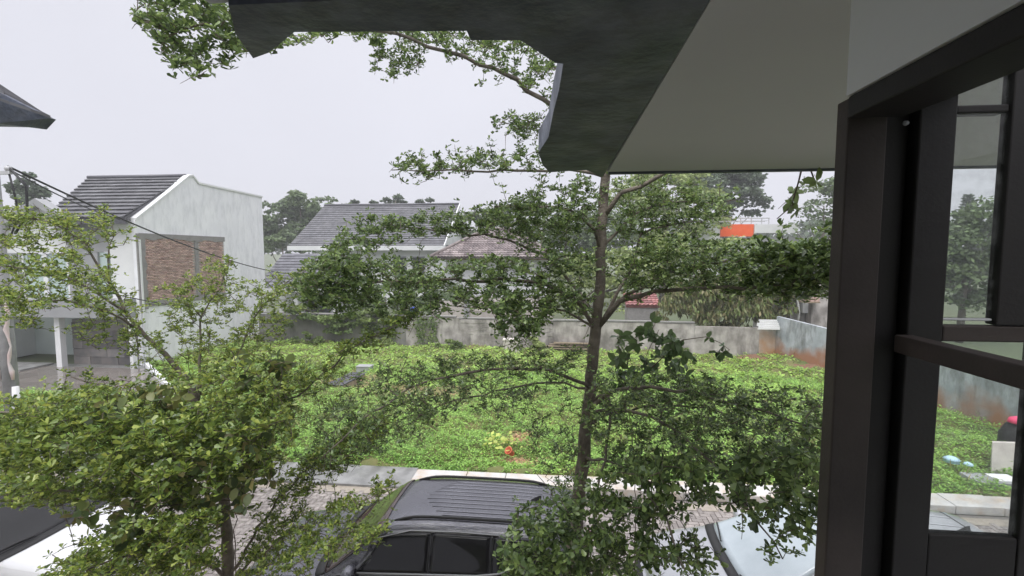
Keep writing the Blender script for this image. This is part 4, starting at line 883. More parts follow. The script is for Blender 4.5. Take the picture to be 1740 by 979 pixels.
# ------------------------------------------------------------------ trees
def cr(pts, step=.12):
    pts = [Vector(p) for p in pts]; out_ = []
    for i in range(len(pts) - 1):
        p0 = pts[max(0, i - 1)]; p1 = pts[i]; p2 = pts[i + 1]; p3 = pts[min(len(pts) - 1, i + 2)]; n_ = max(1, int((p2 - p1).length / step))
        for k in range(n_):
            t = k / n_; out_.append(.5 * ((2 * p1) + (p2 - p0) * t + (2 * p0 - 5 * p1 + 4 * p2 - p3) * t * t + (3 * p1 - p0 - 3 * p2 + p3) * t ** 3))
    out_.append(pts[-1]); return out_
def inpoly(x, y, poly):
    c = False; j = len(poly) - 1
    for i in range(len(poly)):
        xi, yi = poly[i]; xj, yj = poly[j]
        if (yi > y) != (yj > y) and x < (xj - xi) * (y - yi) / (yj - yi) + xi: c = not c
        j = i
    return c
class Tree:
    def __init__(s, name, label, base, group=None):
        s.root = thing(name, label, 'tree', base, group); s.nodes = []; s.tw = MB(); s.dens = 2.6; s.lscale = .72; s.limbs = []; s.sp = 0; s.P = []; s.D = []; s.N = []; s.Ls = []
    def limb(s, pts, r0, r1, name='branch', n_=8, jit=.012, mat='bark'):
        q = cr(pts); q = [p + Vector((random.gauss(0, jit), random.gauss(0, jit), random.gauss(0, jit))) if 0 < i < len(q) - 1 else p for i, p in enumerate(q)]
        k = len(q); rad = [(r0 + (r1 - r0) * (i / (k - 1)) ** .8) * random.uniform(.93, 1.07) for i in range(k)]
        MB().tube(q, rad, n_).build(name, mat, s.root, True); s.limbs.append((q, name)); s.nodes += [tuple(p) for p in q]
    def region(s, poly, Yr, count, leaf, droop=0.0, steps=.13, spur=3, per=5, tier=0):
        xs_ = [p[0] for p in poly]; ys_ = [p[1] for p in poly]; pts = []; count = int(count * s.dens)
        while len(pts) < count:
            x = random.uniform(min(xs_), max(xs_)); y = random.uniform(min(ys_), max(ys_))
            if inpoly(x, y, poly):
                if tier:
                    if math.sin(y * 6.283 / tier + x * .012) < random.uniform(-1.2, .7): continue
                jt = 9 if count > 60 else 3; pts.append(V(x + random.gauss(0, jt), y + random.gauss(0, jt), random.uniform(*Yr) + random.gauss(0, .08)))
        s.attract(pts, leaf, droop, steps, spur + s.sp, per + 1)
    def attract(s, pts, leaf, droop, steps, spur, per):
        N = np.array(s.nodes); pts = sorted(pts, key=lambda p: float(np.min(((N - np.array(p)) ** 2).sum(1))))
        buf = np.zeros((len(N) + len(pts) * 12, 3), np.float32); buf[:len(N)] = N; m_ = len(N)
        for p in pts:
            d2 = ((buf[:m_] - np.array(p)) ** 2).sum(1); i = int(np.argmin(d2)); a = Vector(buf[i]); L_ = (p - a).length
            if L_ < .02: continue
            k = max(2, min(8, int(L_ / steps) + 1)); path = [a]
            bow = Vector((random.gauss(0, .06), random.gauss(0, .06), random.uniform(.02, .10))) * L_
            for j in range(1, k + 1):
                t = j / k; path.append(a.lerp(p, t) + bow * 4 * t * (1 - t))
            r_ = min(.012, .0028 + L_ * .006)
            s.tw.tube(path, [r_ * (1 - .6 * j / k) for j in range(k + 1)], 4)
            for q in path[1:]:
                if m_ < len(buf): buf[m_] = q; m_ += 1
            dirv = (path[-1] - path[-2]).normalized()
            # spurs with rosettes near the end
            L2 = min(L_, .42)
            for j in range(spur):
                back = (j + random.random() * .8) / max(1, spur) * L2 / L_ * k; i0 = max(0, min(k - 1, int(k - back))); c = path[i0].lerp(path[i0 + 1], random.random()) + Vector((random.gauss(0, .022), random.gauss(0, .022), random.gauss(.008, .018)))
                up = Vector((random.gauss(0, .3), random.gauss(0, .3), 1 - 1.4 * droop)).normalized(); t1 = up.orthogonal().normalized(); t2 = up.cross(t1); ph_ = random.uniform(0, 6.28)
                for q in range(per):
                    az_ = ph_ + q * 2.4 + random.gauss(0, .5); el_ = random.uniform(.0, .8) - droop * random.uniform(0, .9)
                    d = (t1 * math.cos(az_) + t2 * math.sin(az_)) * math.cos(el_) + up * math.sin(el_) + Vector((0, 0, -droop * .5))
                    nn_ = up + Vector((random.gauss(0, .5), random.gauss(0, .5), random.gauss(0, .4)))
                    s.P.append(tuple(c)); s.D.append(tuple(d)); s.N.append(tuple(nn_)); s.Ls.append(leaf * s.lscale * random.choice((random.uniform(.45, .9), random.uniform(.8, 1.25))))
        s.nodes = [tuple(r) for r in buf[:m_]]
    def fans(s, per_m, W, leaf, droop=0.0, start=.22):
        pts = []
        for q, nm in s.limbs:
            if nm == 'trunk': continue
            L_ = sum((q[i + 1] - q[i]).length for i in range(len(q) - 1)); n_ = int(L_ * per_m)
            for _ in range(n_):
                t = start + (1 - start) * random.random() ** .85; i = min(len(q) - 2, int(t * (len(q) - 1))); p = q[i]; d = (q[i + 1] - q[i]).normalized()
                sd = Vector((-d.y, d.x, 0));
                if sd.length < .05: sd = Vector((1, 0, 0))
                sd.normalize(); w_ = W * (1.05 - .75 * t) * random.choice((-1, 1)) * random.random() ** .6
                pts.append(p + sd * w_ + d * abs(w_) * .7 + Vector((0, 0, random.gauss(.01, .035) - droop * abs(w_) * .5)))
        s.attract(pts, leaf, droop, .12, 3 + s.sp, 6)
    def finish(s, mat, n_single, T=LT, width=1.0):
        s.tw.build('twigs', 'bark_twig', s.root).__setitem__('kind', 'stuff')
        P = np.array(s.P); D = np.array(s.D); Nn = np.array(s.N); Ls = np.array(s.Ls)
        D /= np.linalg.norm(D, axis=1, keepdims=True)
        bad = np.abs((D * Nn).sum(1)) > .97 * np.linalg.norm(Nn, axis=1); Nn[bad] += .7
        pr = np.array([proj(p) for p in P]); size = Ls / np.maximum(pr[:, 2], .1); vis = (pr[:, 0] > 5) & (pr[:, 0] < 1395) & (pr[:, 1] > 5) & (pr[:, 1] < 970)
        order = np.argsort(-(size * vis)); single = order[:n_single]; mask = np.ones(len(P), bool); mask[single] = False
        leaves('foliage', P[mask], D[mask], Nn[mask], Ls[mask], mat, s.root, T, LF, width)
        if n_single:
            me = bpy.data.meshes.new('leaf'); Tw = T.copy(); Tw[:, 1] *= width; me.from_pydata(Tw.tolist(), [], LF.tolist()); me.materials.append(MATS[mat]); me.polygons.foreach_set('use_smooth', [True] * len(me.polygons))
            Dn, Sn, NN = leaf_frames(D[single], Nn[single]); inv = Matrix.Translation(s.root.location).inverted()
            for i, k in enumerate(single):
                o = bpy.data.objects.new('leaf', me); col.objects.link(o); o.parent = s.root
                mt = Matrix(((Dn[i][0], Sn[i][0], NN[i][0], 0), (Dn[i][1], Sn[i][1], NN[i][1], 0), (Dn[i][2], Sn[i][2], NN[i][2], 0), (0, 0, 0, 1)))
                o.matrix_basis = inv @ Matrix.Translation(P[k]) @ mt @ Matrix.Scale(float(Ls[k]), 4)
def Q(*a): return [V(x, y, Y) for x, y, Y in a]

YT = 4.6
tb_ = V(962, 1300, YT + .1); tb_.z = 0
ct = Tree('ketapang_tree', 'tall slim tree with tiered small-leaved branches standing right of the black car', (tb_.x, tb_.y, 0))
ct.limb([tb_] + Q((968, 979, YT), (978, 890, YT), (994, 740, YT), (1004, 640, YT), (1014, 550, YT), (1021, 430, YT), (1027, 300, YT), (1031, 150, YT), (1036, 0, YT), (1040, -260, YT)),   .10, .02, 'trunk', 12, .006)
B = ct.limb
B(Q((1031, 205, YT), (985, 190, 4.5), (935, 178, 4.4), (860, 125, 4.2), (790, 98, 4.1), (700, 68, 3.9), (620, 48, 3.8), (540, 30, 3.7)), .028, .010)
B(Q((1033, 90, YT), (900, 10, 4.4), (700, -40, 4.1), (480, -10, 3.7), (360, 40, 3.4), (240, 38, 3.2)), .03, .006)
B(Q((1031, 190, YT), (960, 130, 4.7), (900, 60, 4.8)), .018, .006)
B(Q((1027, 300, YT), (980, 290, 4.5), (900, 290, 4.3), (800, 291, 4.1), (665, 289, 3.9)), .018, .004)
B(Q((1028, 268, YT), (960, 250, 4.5), (930, 225, 4.4), (850, 208, 4.3)), .010, .003)
B(Q((1024, 370, YT), (1060, 330, 4.5), (1120, 300, 4.4), (1200, 240, 4.3)), .030, .012)
B(Q((1021, 430, YT), (1010, 395, 4.5), (970, 360, 4.4), (900, 350, 4.2), (840, 352, 4.1)), .02, .005)
B(Q((1021, 430, YT), (1060, 380, 4.7), (1130, 345, 4.9), (1240, 350, 5.1)), .016, .004)
B(Q((1012, 560, YT), (985, 520, 4.5), (940, 490, 4.4), (850, 475, 4.2), (720, 478, 4.0), (610, 480, 3.9), (520, 490, 3.8)), .024, .006)
B(Q((1014, 545, YT), (970, 480, 4.9), (900, 420, 5.0), (780, 395, 5.0), (660, 385, 4.9), (570, 420, 4.8)), .022, .005)
B(Q((1012, 560, YT), (960, 530, 4.3), (880, 522, 4.0), (760, 520, 3.9)), .014, .004)
B(Q((1013, 560, YT), (1050, 515, 4.5), (1090, 500, 4.4), (1200, 490, 4.2), (1300, 484, 4.1), (1430, 478, 4.0)), .030, .008)
B(Q((1013, 560, YT), (1050, 500, 4.6), (1075, 450, 4.7), (1090, 400, 4.8), (1150, 380, 4.9), (1195, 378, 5.0)), .022, .005)
B(Q((1050, 515, 4.5), (1120, 470, 4.6), (1180, 455, 4.7), (1300, 430, 4.8), (1420, 430, 4.8)), .018, .005)
B(Q((1003, 660, YT), (980, 645, 4.4), (920, 628, 4.2), (860, 624, 4.0), (790, 632, 3.9), (700, 660, 3.8), (610, 720, 3.7), (545, 780, 3.6)), .020, .004)
B(Q((1003, 660, YT), (930, 650, 4.7), (840, 665, 4.7), (740, 690, 4.6), (640, 740, 4.5)), .014, .004)
B(Q((1002, 690, YT), (1060, 660, 4.3), (1150, 660, 4.0), (1260, 690, 3.8), (1400, 730, 3.6)), .024, .006)
B(Q((1000, 700, YT), (1080, 700, 4.1), (1180, 760, 3.7), (1260, 850, 3.4), (1330, 950, 3.2)), .020, .005)
B(Q((998, 720, YT), (1050, 700, 4.9), (1180, 690, 5.0), (1320, 740, 5.0)), .018, .005)
B(Q((1000, 690, YT), (1035, 670, 4.4), (1030, 760, 4.2), (1010, 880, 4.1), (990, 1000, 4.0)), .014, .008)
B(Q((990, 780, YT), (1050, 790, 4.1), (1110, 850, 3.7), (1150, 940, 3.4), (1180, 1010, 3.2)), .016, .005)
B(Q((978, 890, YT), (950, 880, 4.2), (920, 920, 3.9), (890, 990, 3.6)), .012, .004)
Rg = ct.region
Rg([(225, 35), (260, -30), (430, -30), (440, 95), (400, 105), (310, 125), (280, 95)], (3.0, 3.6), 85, .075, spur=3)
Rg([(430, 95), (480, 60), (620, 50), (650, 60), (560, 70), (500, 80)], (3.4, 3.8), 14, .065)
Rg([(600, 30), (900, 50), (945, 110), (942, 170), (850, 125), (790, 95), (720, 90), (700, 135), (645, 130), (630, 80)], (3.9, 4.6), 130, .055)
Rg([(845, 210), (890, 182), (938, 195), (930, 235), (870, 235)], (4.1, 4.5), 24, .05)
Rg([(655, 291), (700, 268), (780, 262), (860, 250), (915, 265), (925, 288), (800, 289), (730, 305)], (3.9, 4.3), 55, .05)
Rg([(820, 385), (850, 345), (930, 320), (1010, 302), (1010, 400), (930, 402), (860, 392)], (4.0, 4.7), 120, .055)
Rg([(1035, 305), (1150, 310), (1245, 335), (1250, 372), (1150, 395), (1045, 420)], (4.5, 5.1), 130, .055)
Rg([(540, 450), (580, 400), (620, 375), (720, 362), (850, 358), (980, 390), (960, 425), (850, 400), (720, 400), (620, 425)], (4.6, 5.1), 150, .065)
Rg([(505, 490), (560, 440), (700, 445), (850, 440), (1005, 430), (1005, 530), (930, 530), (800, 530), (640, 540), (540, 530)], (3.7, 4.6), 290, .066, .1)
Rg([(500, 490), (550, 425), (620, 430), (640, 480), (560, 530), (520, 520)], (3.7, 4.2), 60, .07)
Rg([(840, 525), (935, 525), (928, 560), (885, 580), (840, 560)], (3.6, 4.0), 34, .065, .5)
Rg([(1045, 430), (1150, 400), (1210, 415), (1290, 418), (1425, 412), (1425, 500), (1320, 515), (1200, 492), (1060, 500)], (4.0, 4.9), 260, .066, .1)
Rg([(1290, 425), (1425, 400), (1425, 500), (1300, 500)], (3.8, 4.2), 55, .095)
Rg([(500, 770), (560, 690), (620, 640), (740, 608), (860, 600), (985, 600), (985, 650), (860, 650), (770, 690), (720, 740), (640, 770), (560, 810)], (3.6, 4.6), 220, .05, .15)
Rg([(800, 700), (850, 655), (945, 665), (900, 690), (830, 715)], (4.2, 4.7), 30, .045, .2)
Rg([(1010, 630), (1110, 635), (1260, 650), (1410, 680), (1410, 800), (1250, 800), (1050, 820), (985, 740)], (3.6, 5.1), 265, .062, .35)
Rg([(1010, 790), (1250, 780), (1410, 770), (1400, 930), (1290, 880), (1210, 860), (1120, 870), (1080, 840)], (3.2, 4.2), 78, .098, .6)
Rg([(1000, 830), (1130, 860), (1220, 979), (1000, 990), (975, 900)], (3.4, 4.3), 66, .09, .6)
Rg([(850, 955), (890, 860), (960, 830), (1000, 990), (850, 990)], (3.4, 4.0), 50, .095, .4)
Rg([(880, 720), (985, 660), (985, 880), (930, 850)], (4.3, 4.9), 34, .05, .3)
ct.fans(15, .6, .06, .1)
ct.finish('leaf_ketapang', 295)

YL = 4.3
lb = V(384, 1350, YL); lb.z = 0
lt = Tree('ketapang_tree', 'spreading yellow-green small-leaved tree filling the lower left in front of the white car', (lb.x, lb.y, 0))
lt.limb([lb] + Q((386, 979, YL), (384, 900, YL), (376, 820, YL), (350, 740, YL), (322, 650, YL)), .085, .035, 'trunk', 12, .006)
B = lt.limb
B(Q((322, 650, YL), (265, 590, 4.3), (215, 530, 4.3), (170, 460, 4.2), (135, 410, 4.2), (95, 380, 4.1), (40, 370, 4.0)), .03, .005)
B(Q((215, 530, 4.3), (130, 480, 4.0), (60, 460, 3.8), (-20, 450, 3.6)), .014, .004)
B(Q((190, 490, 4.3), (180, 440, 4.4), (195, 400, 4.5), (190, 370, 4.5)), .010, .003)
B(Q((240, 560, 4.3), (150, 520, 3.9), (60, 510, 3.7), (-20, 520, 3.5)), .014, .004)
B(Q((335, 690, YL), (343, 620, 4.4), (343, 540, 4.5), (375, 490, 4.6), (395, 440, 4.7)), .018, .004)
B(Q((343, 540, 4.5), (310, 505, 4.4), (275, 490, 4.4)), .008, .003)
B(Q((350, 720, YL), (400, 610, 4.6), (430, 550, 4.7), (470, 490, 4.8), (520, 460, 4.9)), .016, .004)
B(Q((376, 830, YL), (430, 720, 4.3), (520, 660, 4.1), (600, 590, 4.0), (700, 540, 3.9)), .016, .004)
B(Q((376, 830, YL), (280, 770, 4.0), (170, 720, 3.8), (40, 700, 3.6), (-20, 700, 3.5)), .022, .006)
B(Q((360, 770, YL), (270, 700, 4.0), (180, 660, 3.8), (120, 640, 3.7)), .016, .005)
B(Q((384, 890, YL), (310, 850, 3.9), (200, 830, 3.6), (60, 840, 3.3), (-20, 850, 3.2)), .022, .006)
B(Q((386, 979, YL), (300, 940, 3.8), (200, 950, 3.4), (100, 990, 3.1)), .022, .006)
B(Q((388, 985, YL), (450, 880, 4.2), (520, 800, 4.1), (590, 745, 4.0), (660, 720, 3.9)), .018, .004)
B(Q((388, 990, YL), (470, 920, 4.0), (560, 870, 3.8), (660, 835, 3.7)), .014, .003)
B(Q((386, 1000, YL), (480, 950, 3.9), (540, 920, 3.7), (650, 905, 3.5)), .010, .003)
B(Q((376, 820, YL), (440, 780, 4.6), (480, 700, 4.8), (490, 640, 4.9)), .016, .004)
Rg = lt.region
Rg([(-10, 350), (60, 355), (200, 365), (200, 400), (150, 420), (100, 400), (60, 430), (-10, 440)], (3.8, 4.5), 75, .05)
Rg([(-10, 440), (100, 420), (210, 480), (250, 560), (180, 540), (90, 500), (-10, 530)], (3.5, 4.3), 95, .052)
Rg([(-10, 500), (60, 500), (130, 520), (60, 560), (-10, 550)], (3.5, 3.9), 24, .052)
Rg([(100, 560), (150, 520), (260, 560), (320, 640), (240, 640), (180, 590)], (3.9, 4.4), 50, .05)
Rg([(265, 490), (330, 470), (400, 430), (410, 480), (500, 460), (545, 450), (520, 520), (470, 600), (330, 640), (290, 560)], (4.3, 4.9), 175, .05)
Rg([(460, 640), (540, 615), (690, 535), (715, 545), (640, 590), (530, 660), (470, 680)], (3.9, 4.1), 50, .045)
Rg([(-10, 690), (100, 665), (240, 650), (330, 630), (450, 610), (500, 690), (490, 770), (440, 830), (300, 860), (100, 870), (-10, 850)], (3.3, 4.8), 620, .07, .05)
Rg([(-10, 700), (300, 700), (420, 720), (400, 830), (250, 850), (-10, 840)], (3.1, 3.9), 200, .08)
Rg([(60, 990), (130, 930), (200, 900), (330, 860), (370, 870), (350, 990)], (3.1, 4.0), 190, .068, .1)
Rg([(400, 990), (440, 900), (520, 790), (600, 735), (670, 700), (640, 760), (560, 820), (480, 900), (430, 990)], (3.9, 4.3), 150, .045)
Rg([(430, 960), (540, 880), (600, 845), (670, 820), (650, 850), (560, 900), (470, 970)], (3.6, 4.0), 50, .045)
Rg([(440, 990), (540, 925), (640, 895), (655, 915), (560, 950), (480, 990)], (3.4, 3.8), 34, .045)
Rg([(440, 620), (520, 600), (600, 640), (560, 720), (480, 760)], (4.4, 4.9), 60, .05)
lt.fans(24, .50, .06, .0)
lt.finish('leaf_ketapang_pale', 295)

# broad-leaved climber tangled in the left tree, shrub by the trunk, sprig hanging from the eave: every leaf its own part
def broad(name, label, cat, base, stems, spots, leaf, mat='leaf_broad', droop=.6):
    t = Tree(name, label, base); t.dens = .8; t.lscale = 1; t.sp = 0; t.root['category'] = cat
    for st in stems: t.limb(Q(*st), .008, .003, 'stem', 6, .01, 'bark_twig')
    for (poly, Yr, cnt) in spots: t.region(poly, Yr, cnt, leaf, droop, .15, 1, 3)
    t.finish(mat, 298, LO, 1.1); return t
broad('climbing_vine', 'broad-leaved climber with dark hanging leaves tangled in the left tree', 'vine', (lb.x + .25, lb.y - .2, 0),
      [((420, 1300, 4.1), (400, 1000, 4.0), (400, 850, 3.9), (380, 760, 3.8), (350, 700, 3.8)), ((400, 850, 3.9), (450, 760, 3.9), (470, 650, 4.0), (500, 620, 4.0)), ((400, 850, 3.9), (250, 860, 3.5), (130, 880, 3.3))],
      [([(290, 720), (450, 700), (475, 800), (440, 870), (330, 900), (260, 860)], (3.3, 3.9), 170), ([(380, 600), (520, 590), (520, 660), (420, 700)], (3.8, 4.1), 36), ([(60, 860), (250, 860), (280, 960), (240, 930), (160, 900)], (3.2, 3.5), 60), ([(180, 660), (330, 650), (300, 720), (150, 720)], (3.4, 3.8), 60)], .10)
broad('broadleaf_shrub', 'pointed-leaved shrub pushing up beside the tree trunk before the wall', 'shrub', (V(1080, 1100, 5.3).x, 5.3, 0),
      [((1080, 1180, 5.2), (1080, 800, 5.2), (1090, 640, 5.2), (1120, 560, 5.2)), ((1080, 800, 5.2), (1060, 640, 5.1), (1050, 570, 5.1)), ((1090, 640, 5.2), (1160, 580, 5.0), (1200, 572, 4.9), (1240, 595, 4.8))],
      [([(1040, 570), (1130, 545), (1180, 590), (1160, 680), (1040, 690)], (4.9, 5.4), 130), ([(1180, 565), (1235, 575), (1240, 600), (1180, 590)], (4.8, 4.9), 6)], .105, 'leaf_shrub')
broad('hanging_sprig', 'leafy sprig hanging from the eave against the sky', 'sprig', V(1365, 260, 3.7)[:],
      [((1368, 262, 3.66), (1360, 310, 3.66), (1345, 350, 3.66), (1320, 372, 3.66)), ((1368, 262, 3.66), (1385, 300, 3.66), (1388, 320, 3.66))],
      [([(1345, 305), (1372, 300), (1360, 345), (1325, 370), (1315, 365), (1340, 335)], (3.63, 3.68), 9), ([(1370, 297), (1392, 297), (1392, 315), (1375, 320)], (3.63, 3.68), 3)], .085, 'leaf_sprig')
pl = thing('potted_plant', 'yellow-green seedling clump growing near the tipped red pot', 'plant', G(845, 775)[:])
n_ = 90; a = G(850, 772); P = np.stack([RNG.normal(a.x, .28, n_), RNG.normal(a.y, .25, n_), RNG.uniform(.25, .5, n_)], -1); az = RNG.uniform(0, 6.28, n_)
M('leaf_lime', (.42, .48, .10), (.5, .55, .16), 4, .5, island=.3, trans=.3)
o = leaves('foliage', P, np.stack([np.cos(az), np.sin(az), RNG.uniform(-.2, .5, n_)], -1), np.stack([RNG.normal(0, .3, n_), RNG.normal(0, .3, n_), np.ones(n_)], -1), RNG.uniform(.08, .16, n_), 'leaf_lime', pl, LQ, LQF, 1.3)

# ------------------------------------------------------------------ background trees
def bg_tree(name, label, blobs, Y, n_, ls, mat, depth=.8, group=None, flat=.6, vert=False, trunk=True):
    """blobs: (px, py, rx, ry) lobes of the crown in picture terms at distance Y"""
    c0 = V(blobs[0][0], blobs[0][1], Y); root = thing(name, label, 'tree', (c0.x, Y, 0), group)
    k = Y / FOC; areas = np.array([b2[2] * b2[3] for b2 in blobs], float); Ps = []; Ns = []; subs = []
    for bi, (px, py, rx, ry) in enumerate(blobs):
        c = V(px, py, Y + random.uniform(-.3, .3) * rx * k); m_ = max(6, int(rx * ry / 60))
        for _ in range(m_):      # sub-clumps on the lobe surface
            d = Vector((random.gauss(0, 1), random.gauss(0, 1), random.gauss(.25, 1))).normalized() * random.uniform(.55, 1)
            subs.append((c + Vector((d.x * rx * k, d.y * rx * k * depth, d.z * ry * k)), min(rx, ry) * k * random.uniform(.28, .5)))
    w_ = np.array([s_[1] ** 2 for s_ in subs]); cnt = np.maximum(4, (w_ / w_.sum() * n_).astype(int))
    for (c, r_), q in zip(subs, cnt):
        d = RNG.normal(0, 1, (q, 3)); d[:, 2] = np.abs(d[:, 2]) * .9 - .25; d /= np.linalg.norm(d, axis=1, keepdims=True)
        rr2 = r_ * RNG.uniform(.75, 1.1, (q, 1)); Ps.append(np.array(c) + d * rr2 * np.array([1, 1, flat])); Ns.append(d + RNG.normal(0, .45, (q, 3)))
    P = np.concatenate(Ps); Nn = np.concatenate(Ns); q = len(P)
    D = RNG.normal(0, 1, (q, 3)) * np.array([1, 1, .3]) if not vert else RNG.normal(0, .35, (q, 3)) + np.array([0, 0, -1.])
    leaves('crown', P, D, Nn, RNG.uniform(*ls, q), mat, root, LQ, LQF, 1.5 if not vert else .7)
    if trunk:
        m = MB(); top = Vector(c0)
        m.tube([(c0.x, Y, -.05), (c0.x + .1, Y, top.z * .5), tuple(top)], [.03 * top.z + .05, .022 * top.z + .03, .05], 8)
        for (px, py, rx, ry) in blobs[1:7]:
            e_ = V(px, py, Y); m.tube([(c0.x + .1, Y, top.z * .5), ((c0.x + e_.x) / 2, Y, (top.z * .5 + e_.z) / 2 - .2), tuple(e_)], [.08, .05, .02], 6)
        m.build('trunk', 'bark', root, True)
    return root
bg_tree('tree', 'spreading dark green tree between the white house and the grey tile roof', [(510, 355, 40, 30), (555, 350, 40, 16), (470, 360, 30, 22), (480, 385, 45, 30), (520, 380, 40, 30), (460, 410, 30, 25)], 58, 9000, (.25, .55), 'leaf_far')
bg_tree('shrub', 'bushy green shrub at the foot of the grey tile roof', [(480, 420, 40, 14), (455, 415, 20, 16), (520, 425, 20, 8)], 50, 2500, (.2, .4), 'leaf_far')
bg_tree('tree', 'slender tree beside the pole top left of the white house', [(46, 305, 10, 14), (30, 322, 14, 12), (60, 325, 14, 14), (45, 338, 20, 14), (70, 330, 8, 12)], 40, 1500, (.3, .6), 'leaf_far_dark', flat=.5)
for i, (px, py, rx, ry) in enumerate(((672, 341, 22, 8), (722, 343, 14, 6), (602, 347, 10, 5), (640, 346, 10, 4))):
    bg_tree('tree', ['wide treetop showing above the middle of the grey roof ridge', 'small treetop above the right part of the grey roof ridge', 'tiny treetop above the left end of the grey roof ridge', 'low treetop left of the wide one above the grey ridge'][i], [(px, py, rx, ry), (px - rx * .5, py + 4, rx * .6, ry * .7)], 66, 500, (.3, .6), 'leaf_far_dark')
bg_tree('tree', 'tall dark green tree top right below the soffit', [(1225, 320, 55, 40), (1270, 345, 35, 25), (1190, 310, 40, 30), (1250, 310, 40, 25), (1290, 352, 18, 14), (1240, 360, 40, 20)], 62, 9000, (.3, .6), 'leaf_far_dark')
bg_tree('tree', 'light green feathery tree behind the trunk under the soffit', [(1130, 320, 60, 35), (1180, 345, 50, 30), (1080, 340, 50, 40), (1150, 290, 60, 25), (1120, 380, 60, 35), (1200, 385, 40, 25)], 50, 10000, (.2, .45), 'leaf_far_pale')
bg_tree('tree', 'pale green tree rising right of the brown hipped roof', [(930, 385, 45, 35), (980, 400, 45, 40), (900, 370, 30, 25), (1030, 400, 50, 50), (960, 440, 50, 40)], 46, 9000, (.2, .4), 'leaf_far')
bg_tree('tree', 'rounded green tree between the dark post and pale parapet', [(1400, 350, 30, 38), (1375, 375, 28, 25), (1430, 340, 40, 45), (1350, 390, 20, 16), (1480, 360, 50, 60)], 48, 7000, (.2, .45), 'leaf_far')
bg_tree('tree', 'dense dark tree seen through the upper pane below the pine', [(1640, 425, 40, 60), (1680, 400, 40, 55), (1600, 450, 40, 55), (1650, 480, 50, 50), (1720, 420, 40, 60)], 30, 9000, (.16, .34), 'leaf_far')
bg_tree('shrub', 'green thicket behind the wall around the trunk', [(985, 470, 50, 40), (1040, 460, 40, 40), (1090, 460, 50, 40), (960, 520, 30, 30), (1150, 440, 60, 40), (1240, 430, 60, 30), (1030, 520, 40, 26)], 33, 9000, (.14, .3), 'leaf_far_pale')
bg_tree('bamboo', 'olive-green and straw bamboo thicket hanging over the wall at right', [(1160, 520, 34, 34), (1200, 510, 40, 40), (1250, 505, 45, 42), (1300, 510, 40, 42), (1225, 535, 50, 26), (1135, 530, 20, 24), (1280, 540, 22, 16), (1330, 500, 18, 30)], 25.6, 14000, (.16, .36), 'leaf_bamboo', vert=True, flat=1.0, trunk=False)
bg_tree('shrub', 'leafy bush between the outbuilding and the vines', [(745, 500, 40, 30), (700, 500, 40, 34), (650, 505, 40, 34), (700, 530, 30, 16), (610, 500, 30, 30)], 30.5, 7000, (.12, .26), 'leaf_far')
bg_tree('vine', 'creeper hedge spilling over the left part of the boundary wall', [(560, 545, 30, 22), (600, 548, 30, 20), (640, 545, 34, 24), (530, 540, 24, 18), (585, 560, 26, 14), (505, 535, 18, 18), (640, 565, 26, 16), (480, 545, 18, 20), (680, 540, 20, 14)], on_wall(tw_(580))[1] - .35, 11000, (.10, .2), 'leaf_vine', trunk=False, depth=.35)
for i, px in enumerate((664, 716, 735)):
    t_ = tw_(px); a = on_wall(t_); nn_ = 260; root = thing('vine', ['narrow creeper strand hanging down the wall left of the bucket', 'creeper strand on the wall just right of the bucket', 'sparse creeper strand farther right on the wall'][i], 'vine', (a[0], a[1] - .1, 0))
    P = np.stack([RNG.normal(a[0], .18, nn_), np.full(nn_, a[1] - .06) + RNG.uniform(-.06, .02, nn_), RNG.uniform(.1, 1.7, nn_)], -1)
    leaves('foliage', P, RNG.normal(0, .5, (nn_, 3)) + np.array([0, -.2, -1.]), RNG.normal(0, .4, (nn_, 3)) + np.array([0, -1., .3]), RNG.uniform(.07, .16, nn_), 'leaf_vine', root, LQ, LQF, 1.6)
for i, (px, rx, ry, lab) in enumerate(((530, 26, 12, 'low bush at the wall foot near the left end of the lot'), (655, 18, 9, 'low bush at the wall foot below the bucket'), (770, 20, 11, 'low bush at the wall foot left of the concrete post'), (905, 26, 13, 'low bush at the wall foot right of the concrete post'), (1140, 24, 9, 'low bush at the wall foot right of the trunk'))):
    a = on_wall(tw_(px)); yy = a[1] - .7; pz = proj((a[0], yy, .35))
    bg_tree('bush', lab, [(pz[0], pz[1], rx, ry), (pz[0] + rx * .7, pz[1] + 2, rx * .6, ry * .7), (pz[0] - rx * .8, pz[1] + 3, rx * .5, ry * .6)], yy, 1500, (.06, .15), ('leaf_vine', 'leaf_far_pale')[i % 2], group='bushes at the wall foot', trunk=False)
# treetops behind the brown roof and shed
bg_tree('tree', 'broad leafy tree between the grey tile roof and the brown hipped roof', [(800, 385, 40, 22), (770, 400, 30, 20), (840, 375, 30, 22), (880, 365, 30, 20)], 52, 6000, (.2, .45), 'leaf_far')
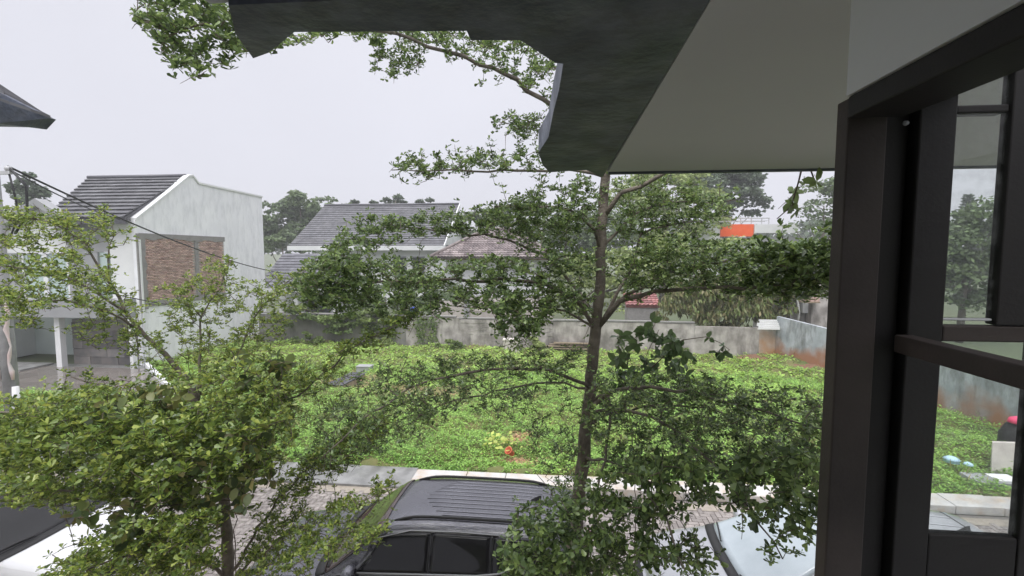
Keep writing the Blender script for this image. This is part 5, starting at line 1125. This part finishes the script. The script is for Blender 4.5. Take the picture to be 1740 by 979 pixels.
# norfolk pine in the upper pane
c = V(1642, 395, 60); pr_ = thing('norfolk_pine', 'small pointed pine above the trees in the upper pane', 'tree', (c.x, 60, 0))
topz = V(1642, 330, 60).z; MB().tube([(c.x, 60, 0), (c.x, 60, topz)], [.3, .03], 6).build('trunk', 'bark', pr_)
P = []; D = []
for i in range(16):
    z = c.z - 1 + (topz - c.z + 1) * i / 16; r_ = (1 - i / 16) * 1.7 + .15
    for k in range(9):
        a = k * .7 + i
        for j in range(12): q = j / 12; P.append((c.x + math.cos(a) * r_ * q, 60 + math.sin(a) * r_ * q, z + r_ * q * .25 + random.gauss(0, .05))); D.append((math.cos(a + random.gauss(0, .8)), math.sin(a + random.gauss(0, .8)), .5))
P = np.array(P); leaves('crown', P, np.array(D), RNG.normal(0, 1, P.shape), RNG.uniform(.25, .5, len(P)), 'leaf_far_dark', pr_, LQ, LQF, .8)
# far tree line closing the horizon
tl = []
for px in range(-300, 2300, 60):
    tl.append((px, 410 + random.uniform(-8, 8), 48, 26))
o = bg_tree('distant_trees', 'low distant tree belt along the horizon behind the houses', tl, 110, 26000, (.7, 1.4), 'leaf_far_dark', trunk=False); o['category'] = 'trees'; o['kind'] = 'stuff'

# ------------------------------------------------------------------ rain haze
hm = bpy.data.materials.new('rain_haze'); hm.use_nodes = True; hn = hm.node_tree.nodes; hn.remove(hn['Principled BSDF'])
pv = hn.new('ShaderNodeVolumePrincipled'); pv.inputs['Color'].default_value = (.93, .94, .97, 1); pv.inputs['Density'].default_value = .0019; pv.inputs['Anisotropy'].default_value = 0
hm.node_tree.links.new(pv.outputs[0], hn['Material Output'].inputs['Volume']); MATS['rain_haze'] = hm
hz = MB().box(-330, 330, -30, 170, -1.2, 24).build('haze', 'rain_haze'); hz['kind'] = 'stuff'

for o in list(sc.objects):      # groups of like things
    if o.parent is None and 'label' in o and 'group' not in o:
        n_ = o.name.split('.')[0]; gname = {'parked_car': 'cars parked in the street below', 'ketapang_tree': 'slim street trees in front of the house', 'cable': 'overhead cables at the pole', 'vine': 'creepers on the boundary wall', 'tree': 'trees behind the houses'}.get(n_)
        if gname: o['group'] = gname
